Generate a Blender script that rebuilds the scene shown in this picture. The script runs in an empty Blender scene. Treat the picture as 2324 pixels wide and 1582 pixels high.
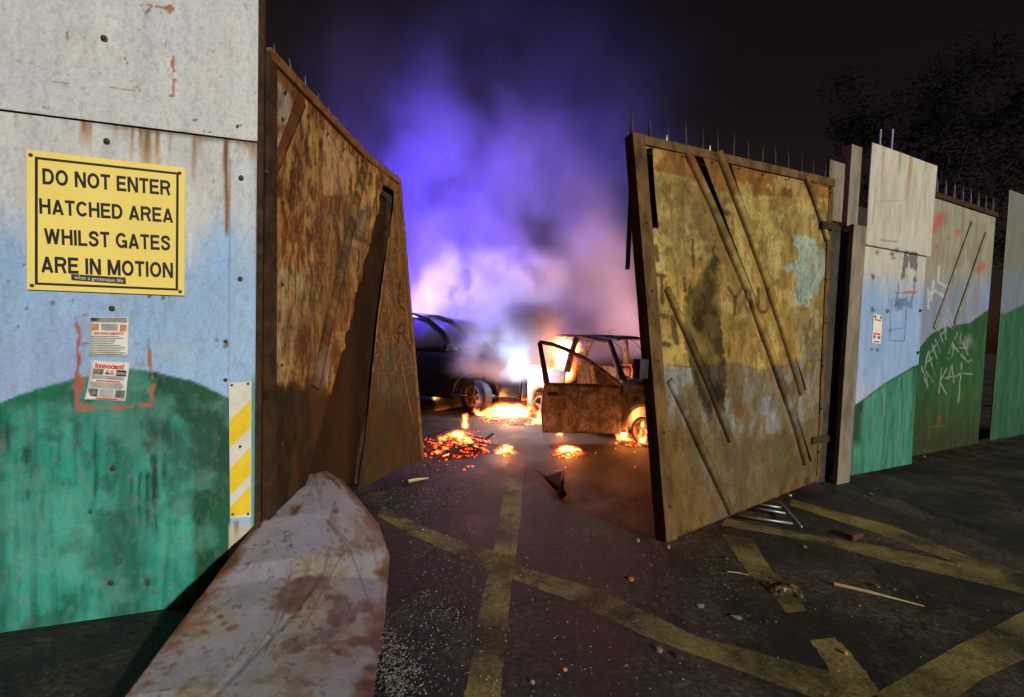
import bpy, bmesh, math, random
import numpy as np
from mathutils import Vector, Matrix
random.seed(7)
S = bpy.context.scene
COL = S.collection
# ------------------------------------------------------------------ camera
F, CX, CY, H = 1097.0, 1161.5, 791.0, 1.6          # focal length in pixels of a 2323 px wide frame; eye height
_p, _r = math.radians(2.7), math.radians(1.9)
fw = np.array([0, math.cos(_p), -math.sin(_p)])
_R0 = np.array([1.0, 0, 0]); _U0 = np.cross(_R0, fw)
RT = math.cos(_r)*_R0 + math.sin(_r)*_U0
UP = -math.sin(_r)*_R0 + math.cos(_r)*_U0
EYE = np.array([0, 0, H])
cd = bpy.data.cameras.new("camera"); cam = bpy.data.objects.new("camera", cd); COL.objects.link(cam)
cd.sensor_width = 36; cd.lens = F/2323*36; cd.clip_start = .05; cd.clip_end = 800
M = Matrix(((RT[0], UP[0], -fw[0], 0), (RT[1], UP[1], -fw[1], 0), (RT[2], UP[2], -fw[2], H), (0, 0, 0, 1)))
cam.matrix_world = M
S.camera = cam
# ------------------------------------------------------------------ world, key light, exposure
SUN_EL, SUN_AZ = math.radians(17), math.atan2(.5965, -.8026)
SUN_E = 2.9
w = bpy.data.worlds.new("World"); S.world = w; w.use_nodes = True
nt = w.node_tree; sky = nt.nodes.new("ShaderNodeTexSky"); sky.sky_type = 'NISHITA'; sky.sun_disc = False
sky.sun_elevation = SUN_EL; sky.sun_rotation = SUN_AZ
bg = nt.nodes["Background"]; bg.inputs[1].default_value = .0064
tint = nt.nodes.new('ShaderNodeMix'); tint.data_type = 'RGBA'; tint.blend_type = 'MULTIPLY'; tint.inputs[0].default_value = 1; tint.inputs[7].default_value = (1, .46, .36, 1)   # town glow on low cloud
nt.links.new(sky.outputs[0], tint.inputs[6]); nt.links.new(tint.outputs[2], bg.inputs[0])
sd = bpy.data.lights.new("sun", 'SUN'); sd.energy = SUN_E; sd.angle = math.radians(1.6); sd.color = (1, .95, .86)
so = bpy.data.objects.new("sun", sd); COL.objects.link(so)
ldir = Vector((-.5965*math.cos(SUN_EL), .8026*math.cos(SUN_EL), -math.sin(SUN_EL)))
so.rotation_euler = ldir.to_track_quat('-Z', 'Y').to_euler()
vs = S.view_settings; vs.view_transform = 'Standard'; vs.look = 'None'; vs.gamma = 1; vs.exposure = 0
S.display_settings.display_device = 'sRGB'
cy = S.cycles
cy.volume_step_rate = .35; cy.volume_max_steps = 128; cy.volume_bounces = 0
cy.max_bounces = 6; cy.use_denoising = True
cy.sample_clamp_indirect = 4

def lamp(name, loc, energy, color, radius=.1):
    d = bpy.data.lights.new(name, 'POINT'); d.energy = energy; d.color = color; d.shadow_soft_size = radius
    o = bpy.data.objects.new(name, d); COL.objects.link(o); o.location = loc; return o

# ------------------------------------------------------------------ geometry on real planes
def ray(x, y):
    return fw + RT*(x-CX)/F - UP*(y-CY)/F
def gnd(x, y, z=0.0):
    d = ray(x, y); return EYE + d*((z-H)/d[2])
def dep(x, y, Y):
    d = ray(x, y); return EYE + d*(Y/d[1])
def proj(P):
    v = np.asarray(P, float)-EYE; k = v@fw
    return CX+F*(v@RT)/k, CY-F*(v@UP)/k
class Plane:                                     # vertical wall plane, u metres along it, v metres up
    def __init__(s, p0, deg):
        a = math.radians(deg); s.p0 = np.array([p0[0], p0[1], 0.0]); s.d = np.array([math.sin(a), math.cos(a), 0])
        s.n = np.array([math.cos(a), -math.sin(a), 0])
    def at(s, u, v, off=0.0):
        u = np.asarray(u, float); v = np.asarray(v, float)
        P = s.p0 + u[..., None]*s.d + s.n*off
        P = np.array(np.broadcast_to(P, np.broadcast_shapes(P.shape, v.shape+(3,)))); P[..., 2] = v; return P
    def uv(s, x, y, off=0.0):
        d = ray(x, y); q = s.p0 + s.n*off
        P = EYE + d*(((q-EYE)@s.n)/(d@s.n)); return float((P-q)@s.d), float(P[2])

# ------------------------------------------------------------------ numeric noise / masks for hand-painted murals
def _h(i, j, s):
    n = (i*374761393 + j*668265263 + s*974711) & 0x7fffffff
    n = ((n ^ (n >> 13))*1274126177) & 0x7fffffff
    return ((n ^ (n >> 16)) & 0xffff)/65535.0
def vnoise(x, y, s=0):
    i = np.floor(x).astype(np.int64); j = np.floor(y).astype(np.int64); a = x-i; b = y-j
    a = a*a*(3-2*a); b = b*b*(3-2*b)
    return (_h(i, j, s)*(1-a)+_h(i+1, j, s)*a)*(1-b)+(_h(i, j+1, s)*(1-a)+_h(i+1, j+1, s)*a)*b
def fbm(x, y, s=0, o=4):
    t = 0; k = .5; n = 0
    for q in range(o):
        t = t+k*vnoise(x, y, s+q*17); n += k; k *= .5; x = x*2.03+5.1; y = y*2.03+1.7
    return t/n
def sm(a, b, x):
    t = np.clip((x-a)/(b-a), 0, 1); return t*t*(3-2*t)
def sdist(px, py, pts):
    d = np.full(px.shape, 1e9)
    for (x0, y0), (x1, y1) in zip(pts[:-1], pts[1:]):
        dx, dy = x1-x0, y1-y0; L = dx*dx+dy*dy+1e-9
        t = np.clip(((px-x0)*dx+(py-y0)*dy)/L, 0, 1)
        d = np.minimum(d, np.hypot(px-x0-t*dx, py-y0-t*dy))
    return d
def inpoly(px, py, pts):
    c = np.zeros(px.shape, bool); n = len(pts)
    for k in range(n):
        x0, y0 = pts[k]; x1, y1 = pts[(k+1) % n]
        if y0 == y1: continue
        c ^= ((y0 > py) != (y1 > py)) & (px < (x1-x0)*(py-y0)/(y1-y0)+x0)
    return c
def lin(c):
    c = np.asarray(c, float)/255.0
    return np.where(c <= .04045, c/12.92, ((c+.055)/1.055)**2.4)
class Paint:
    """a layer stack of paint: colours are what the photo shows in full light, divided by the light k"""
    def __init__(s, shape, base, k):
        s.k = k*np.array([1, .95, .87]); s.c = np.empty(shape+(3,)); s.c[:] = lin(base)/s.k
    def over(s, mask, col):
        m = np.clip(np.asarray(mask, float), 0, 1)[..., None]; s.c = s.c*(1-m)+(lin(col)/s.k)*m
    def mul(s, mask, f):
        m = np.clip(np.asarray(mask, float), 0, 1)[..., None]; s.c = s.c*(1-m*(1-f))
    def out(s): return np.clip(s.c, .004, .86)

# ------------------------------------------------------------------ mesh helpers
def link(name, me, mat=None, parent=None, smooth=False):
    o = bpy.data.objects.new(name, me); COL.objects.link(o)
    if mat: me.materials.append(mat)
    if parent: o.parent = parent
    if smooth:
        me.polygons.foreach_set('use_smooth', [True]*len(me.polygons))
    return o
def tag(o, label, cat, group=None, kind=None):
    if label: o['label'] = label
    if cat: o['category'] = cat
    if group: o['group'] = group
    if kind: o['kind'] = kind
    return o
def thing(name, label, cat, loc=(0, 0, 0), group=None):
    o = bpy.data.objects.new(name, None); COL.objects.link(o); o.location = loc; o.empty_display_size = .1
    bpy.context.view_layer.update()
    return tag(o, label, cat, group)
def struct(o): o['kind'] = 'structure'; return o
def par(o, root):                                   # parent keeping world coordinates
    o.parent = root; o.matrix_parent_inverse = Matrix.Translation(root.location).inverted() if root.rotation_euler.z == 0 else (Matrix.Translation(root.location) @ root.rotation_euler.to_matrix().to_4x4()).inverted()
    return o
def grid_me(name, P, col=None, keep=None):
    nv, nu = P.shape[:2]
    idx = np.arange(nv*nu).reshape(nv, nu)
    q = np.stack([idx[:-1, :-1], idx[:-1, 1:], idx[1:, 1:], idx[1:, :-1]], -1)
    q = q[keep] if keep is not None else q.reshape(-1, 4)
    q = q.reshape(-1, 4)
    me = bpy.data.meshes.new(name)
    me.vertices.add(nv*nu); me.vertices.foreach_set('co', P.reshape(-1).astype(np.float32))
    n = len(q); me.loops.add(n*4); me.loops.foreach_set('vertex_index', q.reshape(-1).astype(np.int32))
    me.polygons.add(n); me.polygons.foreach_set('loop_start', np.arange(0, n*4, 4, dtype=np.int32))
    me.update(calc_edges=True)
    if col is not None:
        a = me.attributes.new('paint', 'FLOAT_COLOR', 'POINT')
        c = np.ones((nv*nu, 4), np.float32); c[:, :3] = col.reshape(-1, 3); a.data.foreach_set('color', c.reshape(-1))
    me.validate()
    return me
def solid(o, t=.006, off=-1):
    m = o.modifiers.new('thickness', 'SOLIDIFY'); m.thickness = t; m.offset = off; return o
class MB:
    def __init__(s): s.bm = bmesh.new()
    def quad(s, *p):
        return s.bm.faces.new([s.bm.verts.new(tuple(x)) for x in p])
    def hexa(s, p):                                 # 8 corners: bottom loop, top loop
        v = [s.bm.verts.new(tuple(x)) for x in p]
        for f in ((3, 2, 1, 0), (4, 5, 6, 7), (0, 1, 5, 4), (1, 2, 6, 5), (2, 3, 7, 6), (3, 0, 4, 7)):
            s.bm.faces.new([v[i] for i in f])
        return s
    def box(s, c, sx, sy, sz, X=(1, 0, 0), Y=(0, 1, 0), Z=(0, 0, 1)):
        c = np.array(c, float); X = np.array(X, float)*sx/2; Y = np.array(Y, float)*sy/2; Z = np.array(Z, float)*sz/2
        return s.hexa([c-X-Y-Z, c+X-Y-Z, c+X+Y-Z, c-X+Y-Z, c-X-Y+Z, c+X-Y+Z, c+X+Y+Z, c-X+Y+Z])
    def bar(s, a, b, wd, ht, n):                    # bar from a to b, ht along n, wd across
        a = np.array(a, float); b = np.array(b, float); n = np.array(n, float); d = b-a; L = np.linalg.norm(d); d /= L
        n = n-d*(n@d); n /= np.linalg.norm(n); t = np.cross(d, n)
        return s.box((a+b)/2, L, wd, ht, d, t, n)
    def tube(s, pts, r, seg=8, cap=True):
        pts = [Vector(p) for p in pts]; rs = r if hasattr(r, '__len__') else [r]*len(pts)
        rings = []; ref = None
        for i, p in enumerate(pts):
            d = (pts[min(i+1, len(pts)-1)]-pts[max(i-1, 0)]).normalized()
            if ref is None: ref = d.orthogonal().normalized()
            ref = (ref-d*ref.dot(d)).normalized(); t = d.cross(ref)
            rings.append([s.bm.verts.new(p+(ref*math.cos(2*math.pi*k/seg)+t*math.sin(2*math.pi*k/seg))*rs[i]) for k in range(seg)])
        for A, B in zip(rings[:-1], rings[1:]):
            for k in range(seg): s.bm.faces.new((A[k], A[(k+1) % seg], B[(k+1) % seg], B[k]))
        if cap:
            s.bm.faces.new(rings[0][::-1]); s.bm.faces.new(rings[-1])
        return s
    def loft(s, rows, close=False):
        vs_ = [[s.bm.verts.new(tuple(p)) for p in r] for r in rows]
        for A, B in zip(vs_[:-1], vs_[1:]):
            for k in range(len(A)-(0 if close else 1)):
                j = (k+1) % len(A)
                s.bm.faces.new((A[k], A[j], B[j], B[k]))
        return s
    def lathe(s, prof, c, ax, seg=24):              # prof: (radius, height along ax)
        ax = Vector(ax).normalized(); u = ax.orthogonal().normalized(); v = ax.cross(u); c = Vector(c)
        rows = [[c+ax*h+(u*math.cos(2*math.pi*k/seg)+v*math.sin(2*math.pi*k/seg))*max(r, 1e-4) for k in range(seg)] for r, h in prof]
        return s.loft(rows, True)
    def rock(s, c, r, seed, flat=.5):
        rn = random.Random(seed); t = bmesh.ops.create_icosphere(s.bm, subdivisions=1, radius=1)
        k = [rn.uniform(.6, 1.2) for _ in range(3)]; a = rn.uniform(0, 6.3)
        for v in t['verts']:
            j = rn.uniform(.55, 1.2); x, y, z = v.co*j; x *= k[0]; y *= k[1]; z *= flat*k[2]
            v.co = Vector((c[0]+r*(x*math.cos(a)-y*math.sin(a)), c[1]+r*(x*math.sin(a)+y*math.cos(a)), c[2]+r*z))
        return s
    def build(s, name, mat, parent=None, smooth=False, bevel=0, recalc=True):
        if recalc: bmesh.ops.recalc_face_normals(s.bm, faces=s.bm.faces)
        me = bpy.data.meshes.new(name); s.bm.to_mesh(me); s.bm.free()
        o = link(name, me, mat, None, smooth)
        if parent: par(o, parent)
        if bevel:
            m = o.modifiers.new('edge', 'BEVEL'); m.width = bevel; m.segments = 2; m.limit_method = 'ANGLE'
        return o
def text_me(name, txt, size, fat=0.0, align='LEFT', depth=.0008, space=1.0):
    c = bpy.data.curves.new(name, 'FONT'); c.body = txt; c.size = size; c.align_x = align; c.offset = fat; c.extrude = depth; c.space_character = space
    c.resolution_u = 3
    o = bpy.data.objects.new(name, c); COL.objects.link(o)
    dg = bpy.context.evaluated_depsgraph_get(); me = bpy.data.meshes.new_from_object(o.evaluated_get(dg))
    bpy.data.objects.remove(o); me.name = name; return me
def frame(origin, X, Y):
    X = Vector(X).normalized(); Y = Vector(Y); Y = (Y-X*Y.dot(X)).normalized(); Z = X.cross(Y)
    return Matrix(((X[0], Y[0], Z[0], origin[0]), (X[1], Y[1], Z[1], origin[1]), (X[2], Y[2], Z[2], origin[2]), (0, 0, 0, 1)))

# ------------------------------------------------------------------ materials
def new_mat(name):
    m = bpy.data.materials.new(name); m.use_nodes = True; t = m.node_tree
    return m, t, t.nodes["Principled BSDF"]
def N(t, kind, **kw):
    n = t.nodes.new(kind)
    for k, v in kw.items():
        if k.startswith('i_'): n.inputs[k[2:].replace('_', ' ')].default_value = v
        else: setattr(n, k, v)
    return n
def noise(t, scale, detail=5, rough=.6, vec=None, stretch=None):
    tc = N(t, 'ShaderNodeTexCoord'); n = N(t, 'ShaderNodeTexNoise'); n.inputs['Scale'].default_value = scale
    n.inputs['Detail'].default_value = detail; n.inputs['Roughness'].default_value = rough
    src = tc.outputs['Object']
    if stretch:
        mp = N(t, 'ShaderNodeMapping'); mp.inputs['Scale'].default_value = stretch; t.links.new(src, mp.inputs[0]); src = mp.outputs[0]
    t.links.new(src, n.inputs['Vector']); return n
def ramp(t, fac, stops):
    r = N(t, 'ShaderNodeValToRGB'); e = r.color_ramp.elements
    while len(e) < len(stops): e.new(.5)
    for q, (p, c) in zip(e, stops): q.position = p; q.color = (c[0], c[1], c[2], 1) if hasattr(c, '__len__') else (c, c, c, 1)
    t.links.new(fac, r.inputs[0]); return r
def mixc(t, mode, fac, a, b):
    m = N(t, 'ShaderNodeMix', data_type='RGBA', blend_type=mode)
    for sock, v in ((m.inputs[0], fac), (m.inputs[6], a), (m.inputs[7], b)):
        if hasattr(v, 'is_linked') or hasattr(v, 'links'): t.links.new(v, sock)
        else: sock.default_value = v if not hasattr(v, '__len__') else (v[0], v[1], v[2], 1)
    return m.outputs[2]
def bump(t, b, h, strength=.3, dist=.01):
    n = N(t, 'ShaderNodeBump'); n.inputs['Strength'].default_value = strength; n.inputs['Distance'].default_value = dist
    t.links.new(h, n.inputs['Height']); t.links.new(n.outputs[0], b.inputs['Normal'])
def painted(name, streak=.25, rough=.55, bmp=.25, grain=60, chip=.0, chipcol=(.09, .05, .02), spec=.35, vst=.22):
    m, t, b = new_mat(name)
    a = N(t, 'ShaderNodeAttribute', attribute_name='paint')
    n1 = noise(t, 9, 6, .65, stretch=(1, 1, vst)); n2 = noise(t, grain, 5, .7)
    r1 = ramp(t, n1.outputs[0], ((.3, 1-streak), (.7, 1+streak*.6)))
    r2 = ramp(t, n2.outputs[0], ((.3, .82), (.7, 1.1)))
    c = mixc(t, 'MULTIPLY', 1.0, a.outputs[0], r1.outputs[0]); c = mixc(t, 'MULTIPLY', 1.0, c, r2.outputs[0])
    n5 = noise(t, 26, 8, .72, stretch=(1, 1, vst*1.4)); n6 = noise(t, 3.5, 5, .6)
    ck = mixc(t, 'MULTIPLY', 1.0, ramp(t, n5.outputs[0], ((.56, 0.0), (.60, chip))).outputs[0], ramp(t, n6.outputs[0], ((.42, .15), (.6, 1.0))).outputs[0])
    c = mixc(t, 'MIX', ck, c, chipcol)
    t.links.new(c, b.inputs['Base Color'])
    rr = ramp(t, n1.outputs[0], ((.3, rough-.12), (.7, rough+.15))); t.links.new(rr.outputs[0], b.inputs['Roughness'])
    bump(t, b, n2.outputs[0], bmp, .004)
    b.inputs['Specular IOR Level'].default_value = spec
    return m
def simple(name, c1, c2, scale=12, rough=.6, metal=0, bmp=.2, stretch=None, lo=.35, hi=.65, spec=.4):
    m, t, b = new_mat(name); n = noise(t, scale, 6, .65, stretch=stretch)
    r = ramp(t, n.outputs[0], ((lo, c1), (hi, c2))); t.links.new(r.outputs[0], b.inputs['Base Color'])
    b.inputs['Roughness'].default_value = rough; b.inputs['Metallic'].default_value = metal
    b.inputs['Specular IOR Level'].default_value = spec
    if bmp: bump(t, b, n.outputs[0], bmp, .006)
    return m
def emit(name, col, st):
    m = bpy.data.materials.new(name); m.use_nodes = True; t = m.node_tree; t.nodes.clear()
    o = N(t, 'ShaderNodeOutputMaterial'); e = N(t, 'ShaderNodeEmission'); e.inputs[0].default_value = (*col, 1); e.inputs[1].default_value = st
    t.links.new(e.outputs[0], o.inputs[0]); return m
MT = {}
MT['hoard'] = painted('weathered_white_paint', .14, .5, .15, 70, .22, (.20, .17, .13))
MT['leaf'] = painted('rusting_gate_paint', .30, .78, .5, 45, .5, (.030, .019, .008), .10, .65)
MT['sheet'] = painted('scuffed_grey_paint', .12, .5, .25, 55, .35, (.14, .09, .05))
MT['rust'] = simple('rusty_steel', (.09, .042, .015), (.24, .115, .035), 14, .8, 0, .35, spec=.08)
MT['darkrust'] = simple('dark_rusty_steel', (.022, .014, .009), (.075, .042, .02), 10, .8, 0, .3, spec=.08)
MT['brownsheet'] = simple('brown_oxide_sheet', (.022, .011, .0048), (.046, .021, .008), 3, .8, 0, .1, (1, 1, .3), spec=.06)
MT['postgrey'] = simple('grimy_grey_post', (.12, .095, .06), (.27, .225, .16), 7, .7, 0, .3, (1, 1, .3))
MT['bolt'] = simple('corroded_bolt', (.03, .02, .012), (.13, .075, .035), 80, .5, .4, .2)
MT['yellow'] = simple('yellow_sign_enamel', (.88, .70, .17), (.93, .75, .20), 4, .35, 0, .02)
MT['black'] = simple('black_print', (.013, .012, .010), (.022, .02, .016), 30, .5, 0, 0)
MT['grey'] = simple('dark_grey_vinyl', (.045, .04, .035), (.06, .055, .045), 30, .4, 0, 0)
MT['white'] = simple('white_print', (.6, .58, .5), (.72, .7, .62), 40, .5, 0, 0)
MT['paper'] = simple('white_paper', (.66, .66, .60), (.78, .77, .70), 9, .8, 0, .1)
MT['red'] = simple('red_print', (.62, .05, .03), (.74, .09, .05), 50, .7, 0, 0)
MT['tan'] = simple('tan_print', (.45, .2, .08), (.6, .3, .15), 60, .7, 0, 0)
MT['bluep'] = simple('blue_print', (.02, .12, .3), (.03, .2, .42), 60, .7, 0, 0)
MT['greyp'] = simple('grey_print', (.18, .18, .18), (.34, .34, .32), 90, .7, 0, 0)
MT['photo'] = simple('dark_photo_print', (.02, .02, .03), (.32, .28, .26), 42, .7, 0, 0)
MT['hazy'] = simple('yellow_reflective', (.78, .52, .02), (.86, .62, .03), 9, .4, 0, .02)
MT['hazw'] = simple('white_reflective', (.62, .6, .5), (.74, .72, .62), 9, .4, 0, .02)
MT['gaterust'] = simple('brown_gate_frame', (.055, .032, .012), (.17, .095, .032), 9, .75, 0, .3, (1, 1, .4), spec=.12)
MT['gatepaint'] = simple('ochre_brown_rib', (.075, .045, .018), (.22, .15, .055), 8, .6, 0, .3, (1, 1, .5))
MT['panelgrey'] = simple('grey_painted_rib', (.16, .15, .12), (.30, .28, .22), 8, .6, 0, .2)
MT['soot'] = simple('sooty_burnt_paint', (.012, .01, .009), (.06, .045, .035), 5, .75, 0, .3)
MT['burnt'] = simple('burnt_car_steel', (.09, .055, .04), (.30, .22, .18), 4.5, .8, 0, .4)
m, t, b = new_mat('scorched_car_steel'); n1 = noise(t, 5.5, 9, .78); n2 = noise(t, 26, 6, .7)
c = ramp(t, n1.outputs[0], ((.34, (.035, .034, .036)), (.46, (.12, .115, .12)), (.55, (.24, .235, .245)), (.68, (.42, .41, .42)))).outputs[0]
c = mixc(t, 'MULTIPLY', 1.0, c, ramp(t, n2.outputs[0], ((.35, .55), (.6, 1.2))).outputs[0]); t.links.new(c, b.inputs['Base Color']); b.inputs['Roughness'].default_value = .85; bump(t, b, n1.outputs[0], .6, .03); MT['burnt'] = m
MT['ash'] = simple('ash_white_burnt_paint', (.42, .39, .33), (.66, .62, .54), 4, .85, 0, .25)
MT['carblack'] = simple('black_car_paint', (.006, .006, .008), (.010, .010, .013), 3, .18, 0, 0, spec=.6)
MT['rubber'] = simple('tyre_rubber', (.010, .009, .008), (.02, .018, .016), 30, .8, 0, .2)
MT['alloy'] = simple('sooty_alloy', (.10, .09, .08), (.22, .2, .18), 12, .5, .5, .1)
MT['wood'] = simple('pale_split_wood', (.46, .33, .17), (.62, .47, .26), 20, .7, 0, .2, (6, 1, 1))
MT['steel'] = simple('bare_grey_steel', (.22, .22, .22), (.38, .38, .37), 20, .4, .6, .1)
MT['stone'] = simple('pale_stone', (.10, .09, .075), (.34, .31, .27), 25, .8, 0, .3)
MT['brick'] = simple('red_brick_chip', (.05, .02, .015), (.12, .045, .028), 30, .85, 0, .3)
MT['foil'] = simple('dirty_brown_foil', (.05, .035, .02), (.24, .17, .10), 30, .35, .4, .4)
MT['orange'] = simple('orange_rubbish', (.55, .16, .04), (.66, .24, .07), 30, .7, 0, .2)
MT['leaf_g'] = simple('dark_leaves', (.004, .0045, .0018), (.014, .015, .0055), 3, 1, 0, 0, spec=0)
MT['bark'] = simple('dark_bark', (.004, .003, .002), (.010, .008, .006), 8, .9, 0, .4)
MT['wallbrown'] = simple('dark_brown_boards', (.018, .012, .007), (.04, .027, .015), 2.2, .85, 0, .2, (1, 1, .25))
m, t, b = new_mat('dark_car_glass'); b.inputs['Base Color'].default_value = (.5, .46, .47, 1); b.inputs['Roughness'].default_value = .03
b.inputs['Transmission Weight'].default_value = 1; b.inputs['IOR'].default_value = 1.02; MT['glass'] = m
# asphalt
m, t, b = new_mat('dirty_asphalt')
n1 = noise(t, 1.5, 9, .72); n2 = noise(t, 30, 8, .8); n3 = noise(t, 95, 4, .8)
c = ramp(t, n1.outputs[0], ((.40, (.007, .006, .0045)), (.5, (.022, .0175, .0105)), (.62, (.066, .052, .031)))).outputs[0]
c = mixc(t, 'MULTIPLY', 1.0, c, ramp(t, n2.outputs[0], ((.36, .15), (.5, .85), (.64, 3.0))).outputs[0])
sp = ramp(t, n3.outputs[0], ((.60, 0.0), (.70, .9))).outputs[0]
c = mixc(t, 'MIX', sp, c, (.13, .115, .095))
t.links.new(c, b.inputs['Base Color'])
t.links.new(ramp(t, n1.outputs[0], ((.35, .55), (.65, .85))).outputs[0], b.inputs['Roughness'])
hm = mixc(t, 'ADD', .6, n2.outputs[0], n3.outputs[0]); bump(t, b, hm, .8, .012); 
vc = N(t, 'ShaderNodeTexVoronoi'); vc.feature = 'DISTANCE_TO_EDGE'; vc.inputs['Scale'].default_value = .55
tcv = N(t, 'ShaderNodeTexCoord'); nv_ = noise(t, 2.2, 5, .7); vadd = N(t, 'ShaderNodeVectorMath', operation='MULTIPLY_ADD'); vadd.inputs[1].default_value = (.9, .9, .0)
t.links.new(nv_.outputs['Color'], vadd.inputs[0]); t.links.new(tcv.outputs['Object'], vadd.inputs[2]); t.links.new(vadd.outputs[0], vc.inputs['Vector'])
crk = ramp(t, vc.outputs['Distance'], ((.004, .12), (.016, 1.0))).outputs[0]
t.links.new(mixc(t, 'MULTIPLY', 1.0, c, crk), b.inputs['Base Color'])
MT['asphalt'] = m
# worn yellow line paint
m, t, b = new_mat('worn_yellow_line_paint')
n1 = noise(t, 2.3, 6, .65); n2 = noise(t, 45, 6, .75)
c = ramp(t, n1.outputs[0], ((.36, (.065, .05, .022)), (.5, (.215, .17, .05)), (.64, (.36, .29, .085)))).outputs[0]
c = mixc(t, 'MULTIPLY', 1.0, c, ramp(t, n2.outputs[0], ((.32, .25), (.55, 1.0), (.75, 1.3))).outputs[0])
t.links.new(c, b.inputs['Base Color']); b.inputs['Roughness'].default_value = .75; bump(t, b, n2.outputs[0], .7, .01); MT['line'] = m
tr = N(t, 'ShaderNodeBsdfTransparent'); mx = N(t, 'ShaderNodeMixShader'); n4 = noise(t, 1.8, 9, .75)
t.links.new(ramp(t, n4.outputs[0], ((.36, .2), (.50, 1.0))).outputs[0], mx.inputs[0]); t.links.new(tr.outputs[0], mx.inputs[1]); t.links.new(b.outputs[0], mx.inputs[2])
t.links.new(mx.outputs[0], t.nodes['Material Output'].inputs[0])
m, t, b = new_mat('broken_glass'); b.inputs['Base Color'].default_value = (.5, .52, .5, 1); b.inputs['Roughness'].default_value = .12; b.inputs['Specular IOR Level'].default_value = .9; MT['shard'] = m
MT['ember'] = emit('glowing_ember', (1, .055, .006), 8)
MT['headlamp'] = emit('burning_headlamp', (.72, .86, 1), 60)

# ------------------------------------------------------------------ ground
def ground():
    xs = np.concatenate([np.linspace(-60, -6, 12), np.linspace(-5, 10, 90), np.linspace(11, 60, 12)])
    ys = np.concatenate([np.linspace(-30, -1, 10), np.linspace(0, 12, 80), np.linspace(13, 90, 14)])
    X, Y = np.meshgrid(xs, ys)
    Z = X*0
    o = struct(link('ground', grid_me('ground', np.stack([X, Y, Z], -1)), MT['asphalt'], None, True))
    return X, Y, Z
ground()
def gz(x, y): return 0.0

LINES = [
 ([(1150, 1050), (1138, 1150), (1117, 1260), (1088, 1390), (1052, 1600)], [(1190, 1050), (1183, 1150), (1170, 1260), (1160, 1330), (1133, 1600)]),
 ([(868, 1149), (978, 1202), (1113, 1248), (1177, 1283), (1361, 1340), (1588, 1447), (1878, 1521), (1990, 1588)], [(855, 1170), (936, 1216), (1060, 1270), (1130, 1303), (1290, 1361), (1468, 1446), (1700, 1530), (1860, 1588)]),
 ([(1797, 1133), (2026, 1194), (2211, 1268), (2330, 1300)], [(1790, 1146), (1992, 1211), (2170, 1278), (2240, 1310)]),
 ([(1649, 1177), (1824, 1211), (2009, 1241), (2177, 1281), (2340, 1316)], [(1635, 1192), (1858, 1231), (2026, 1278), (2228, 1325), (2330, 1348)]),
 ([(1706, 1224), (1753, 1298), (1797, 1329), (1828, 1386)], [(1636, 1211), (1699, 1302), (1740, 1339), (1785, 1391)]),
 ([(1891, 1447), (1915, 1464), (1975, 1540), (2000, 1575)], [(1837, 1453), (1868, 1500), (1915, 1570), (1930, 1588)]),
 ([(2330, 1383), (2167, 1467), (2060, 1530), (1985, 1575)], [(2380, 1470), (2230, 1540), (2150, 1600), (2080, 1660)]),
]
for k, (A, B) in enumerate(LINES):
    def dens(pts, n=60):
        pts = np.array(pts, float); s = np.linspace(0, len(pts)-1, n); i = np.arange(len(pts))
        return np.stack([np.interp(s, i, pts[:, 0]), np.interp(s, i, pts[:, 1])], -1)
    a = np.array([gnd(*q) for q in dens(A)]); bb = np.array([gnd(*q) for q in dens(B)])
    rows = []
    for j in range(9):
        f = j/8; P = a*(1-f)+bb*f
        if j in (0, 8):
            P = P + ((fbm(P[:, 0]*38, P[:, 1]*38, 40+k, 3)-.5)*.022)[:, None]*np.array([1, .6, 0])
        P[:, 2] = [gz(x, y)+.0005+.00012*k for x, y, _ in P]
        rows.append(P)
    struct(link('road_marking', grid_me('road_marking', np.stack(rows)), MT['line']))

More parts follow.
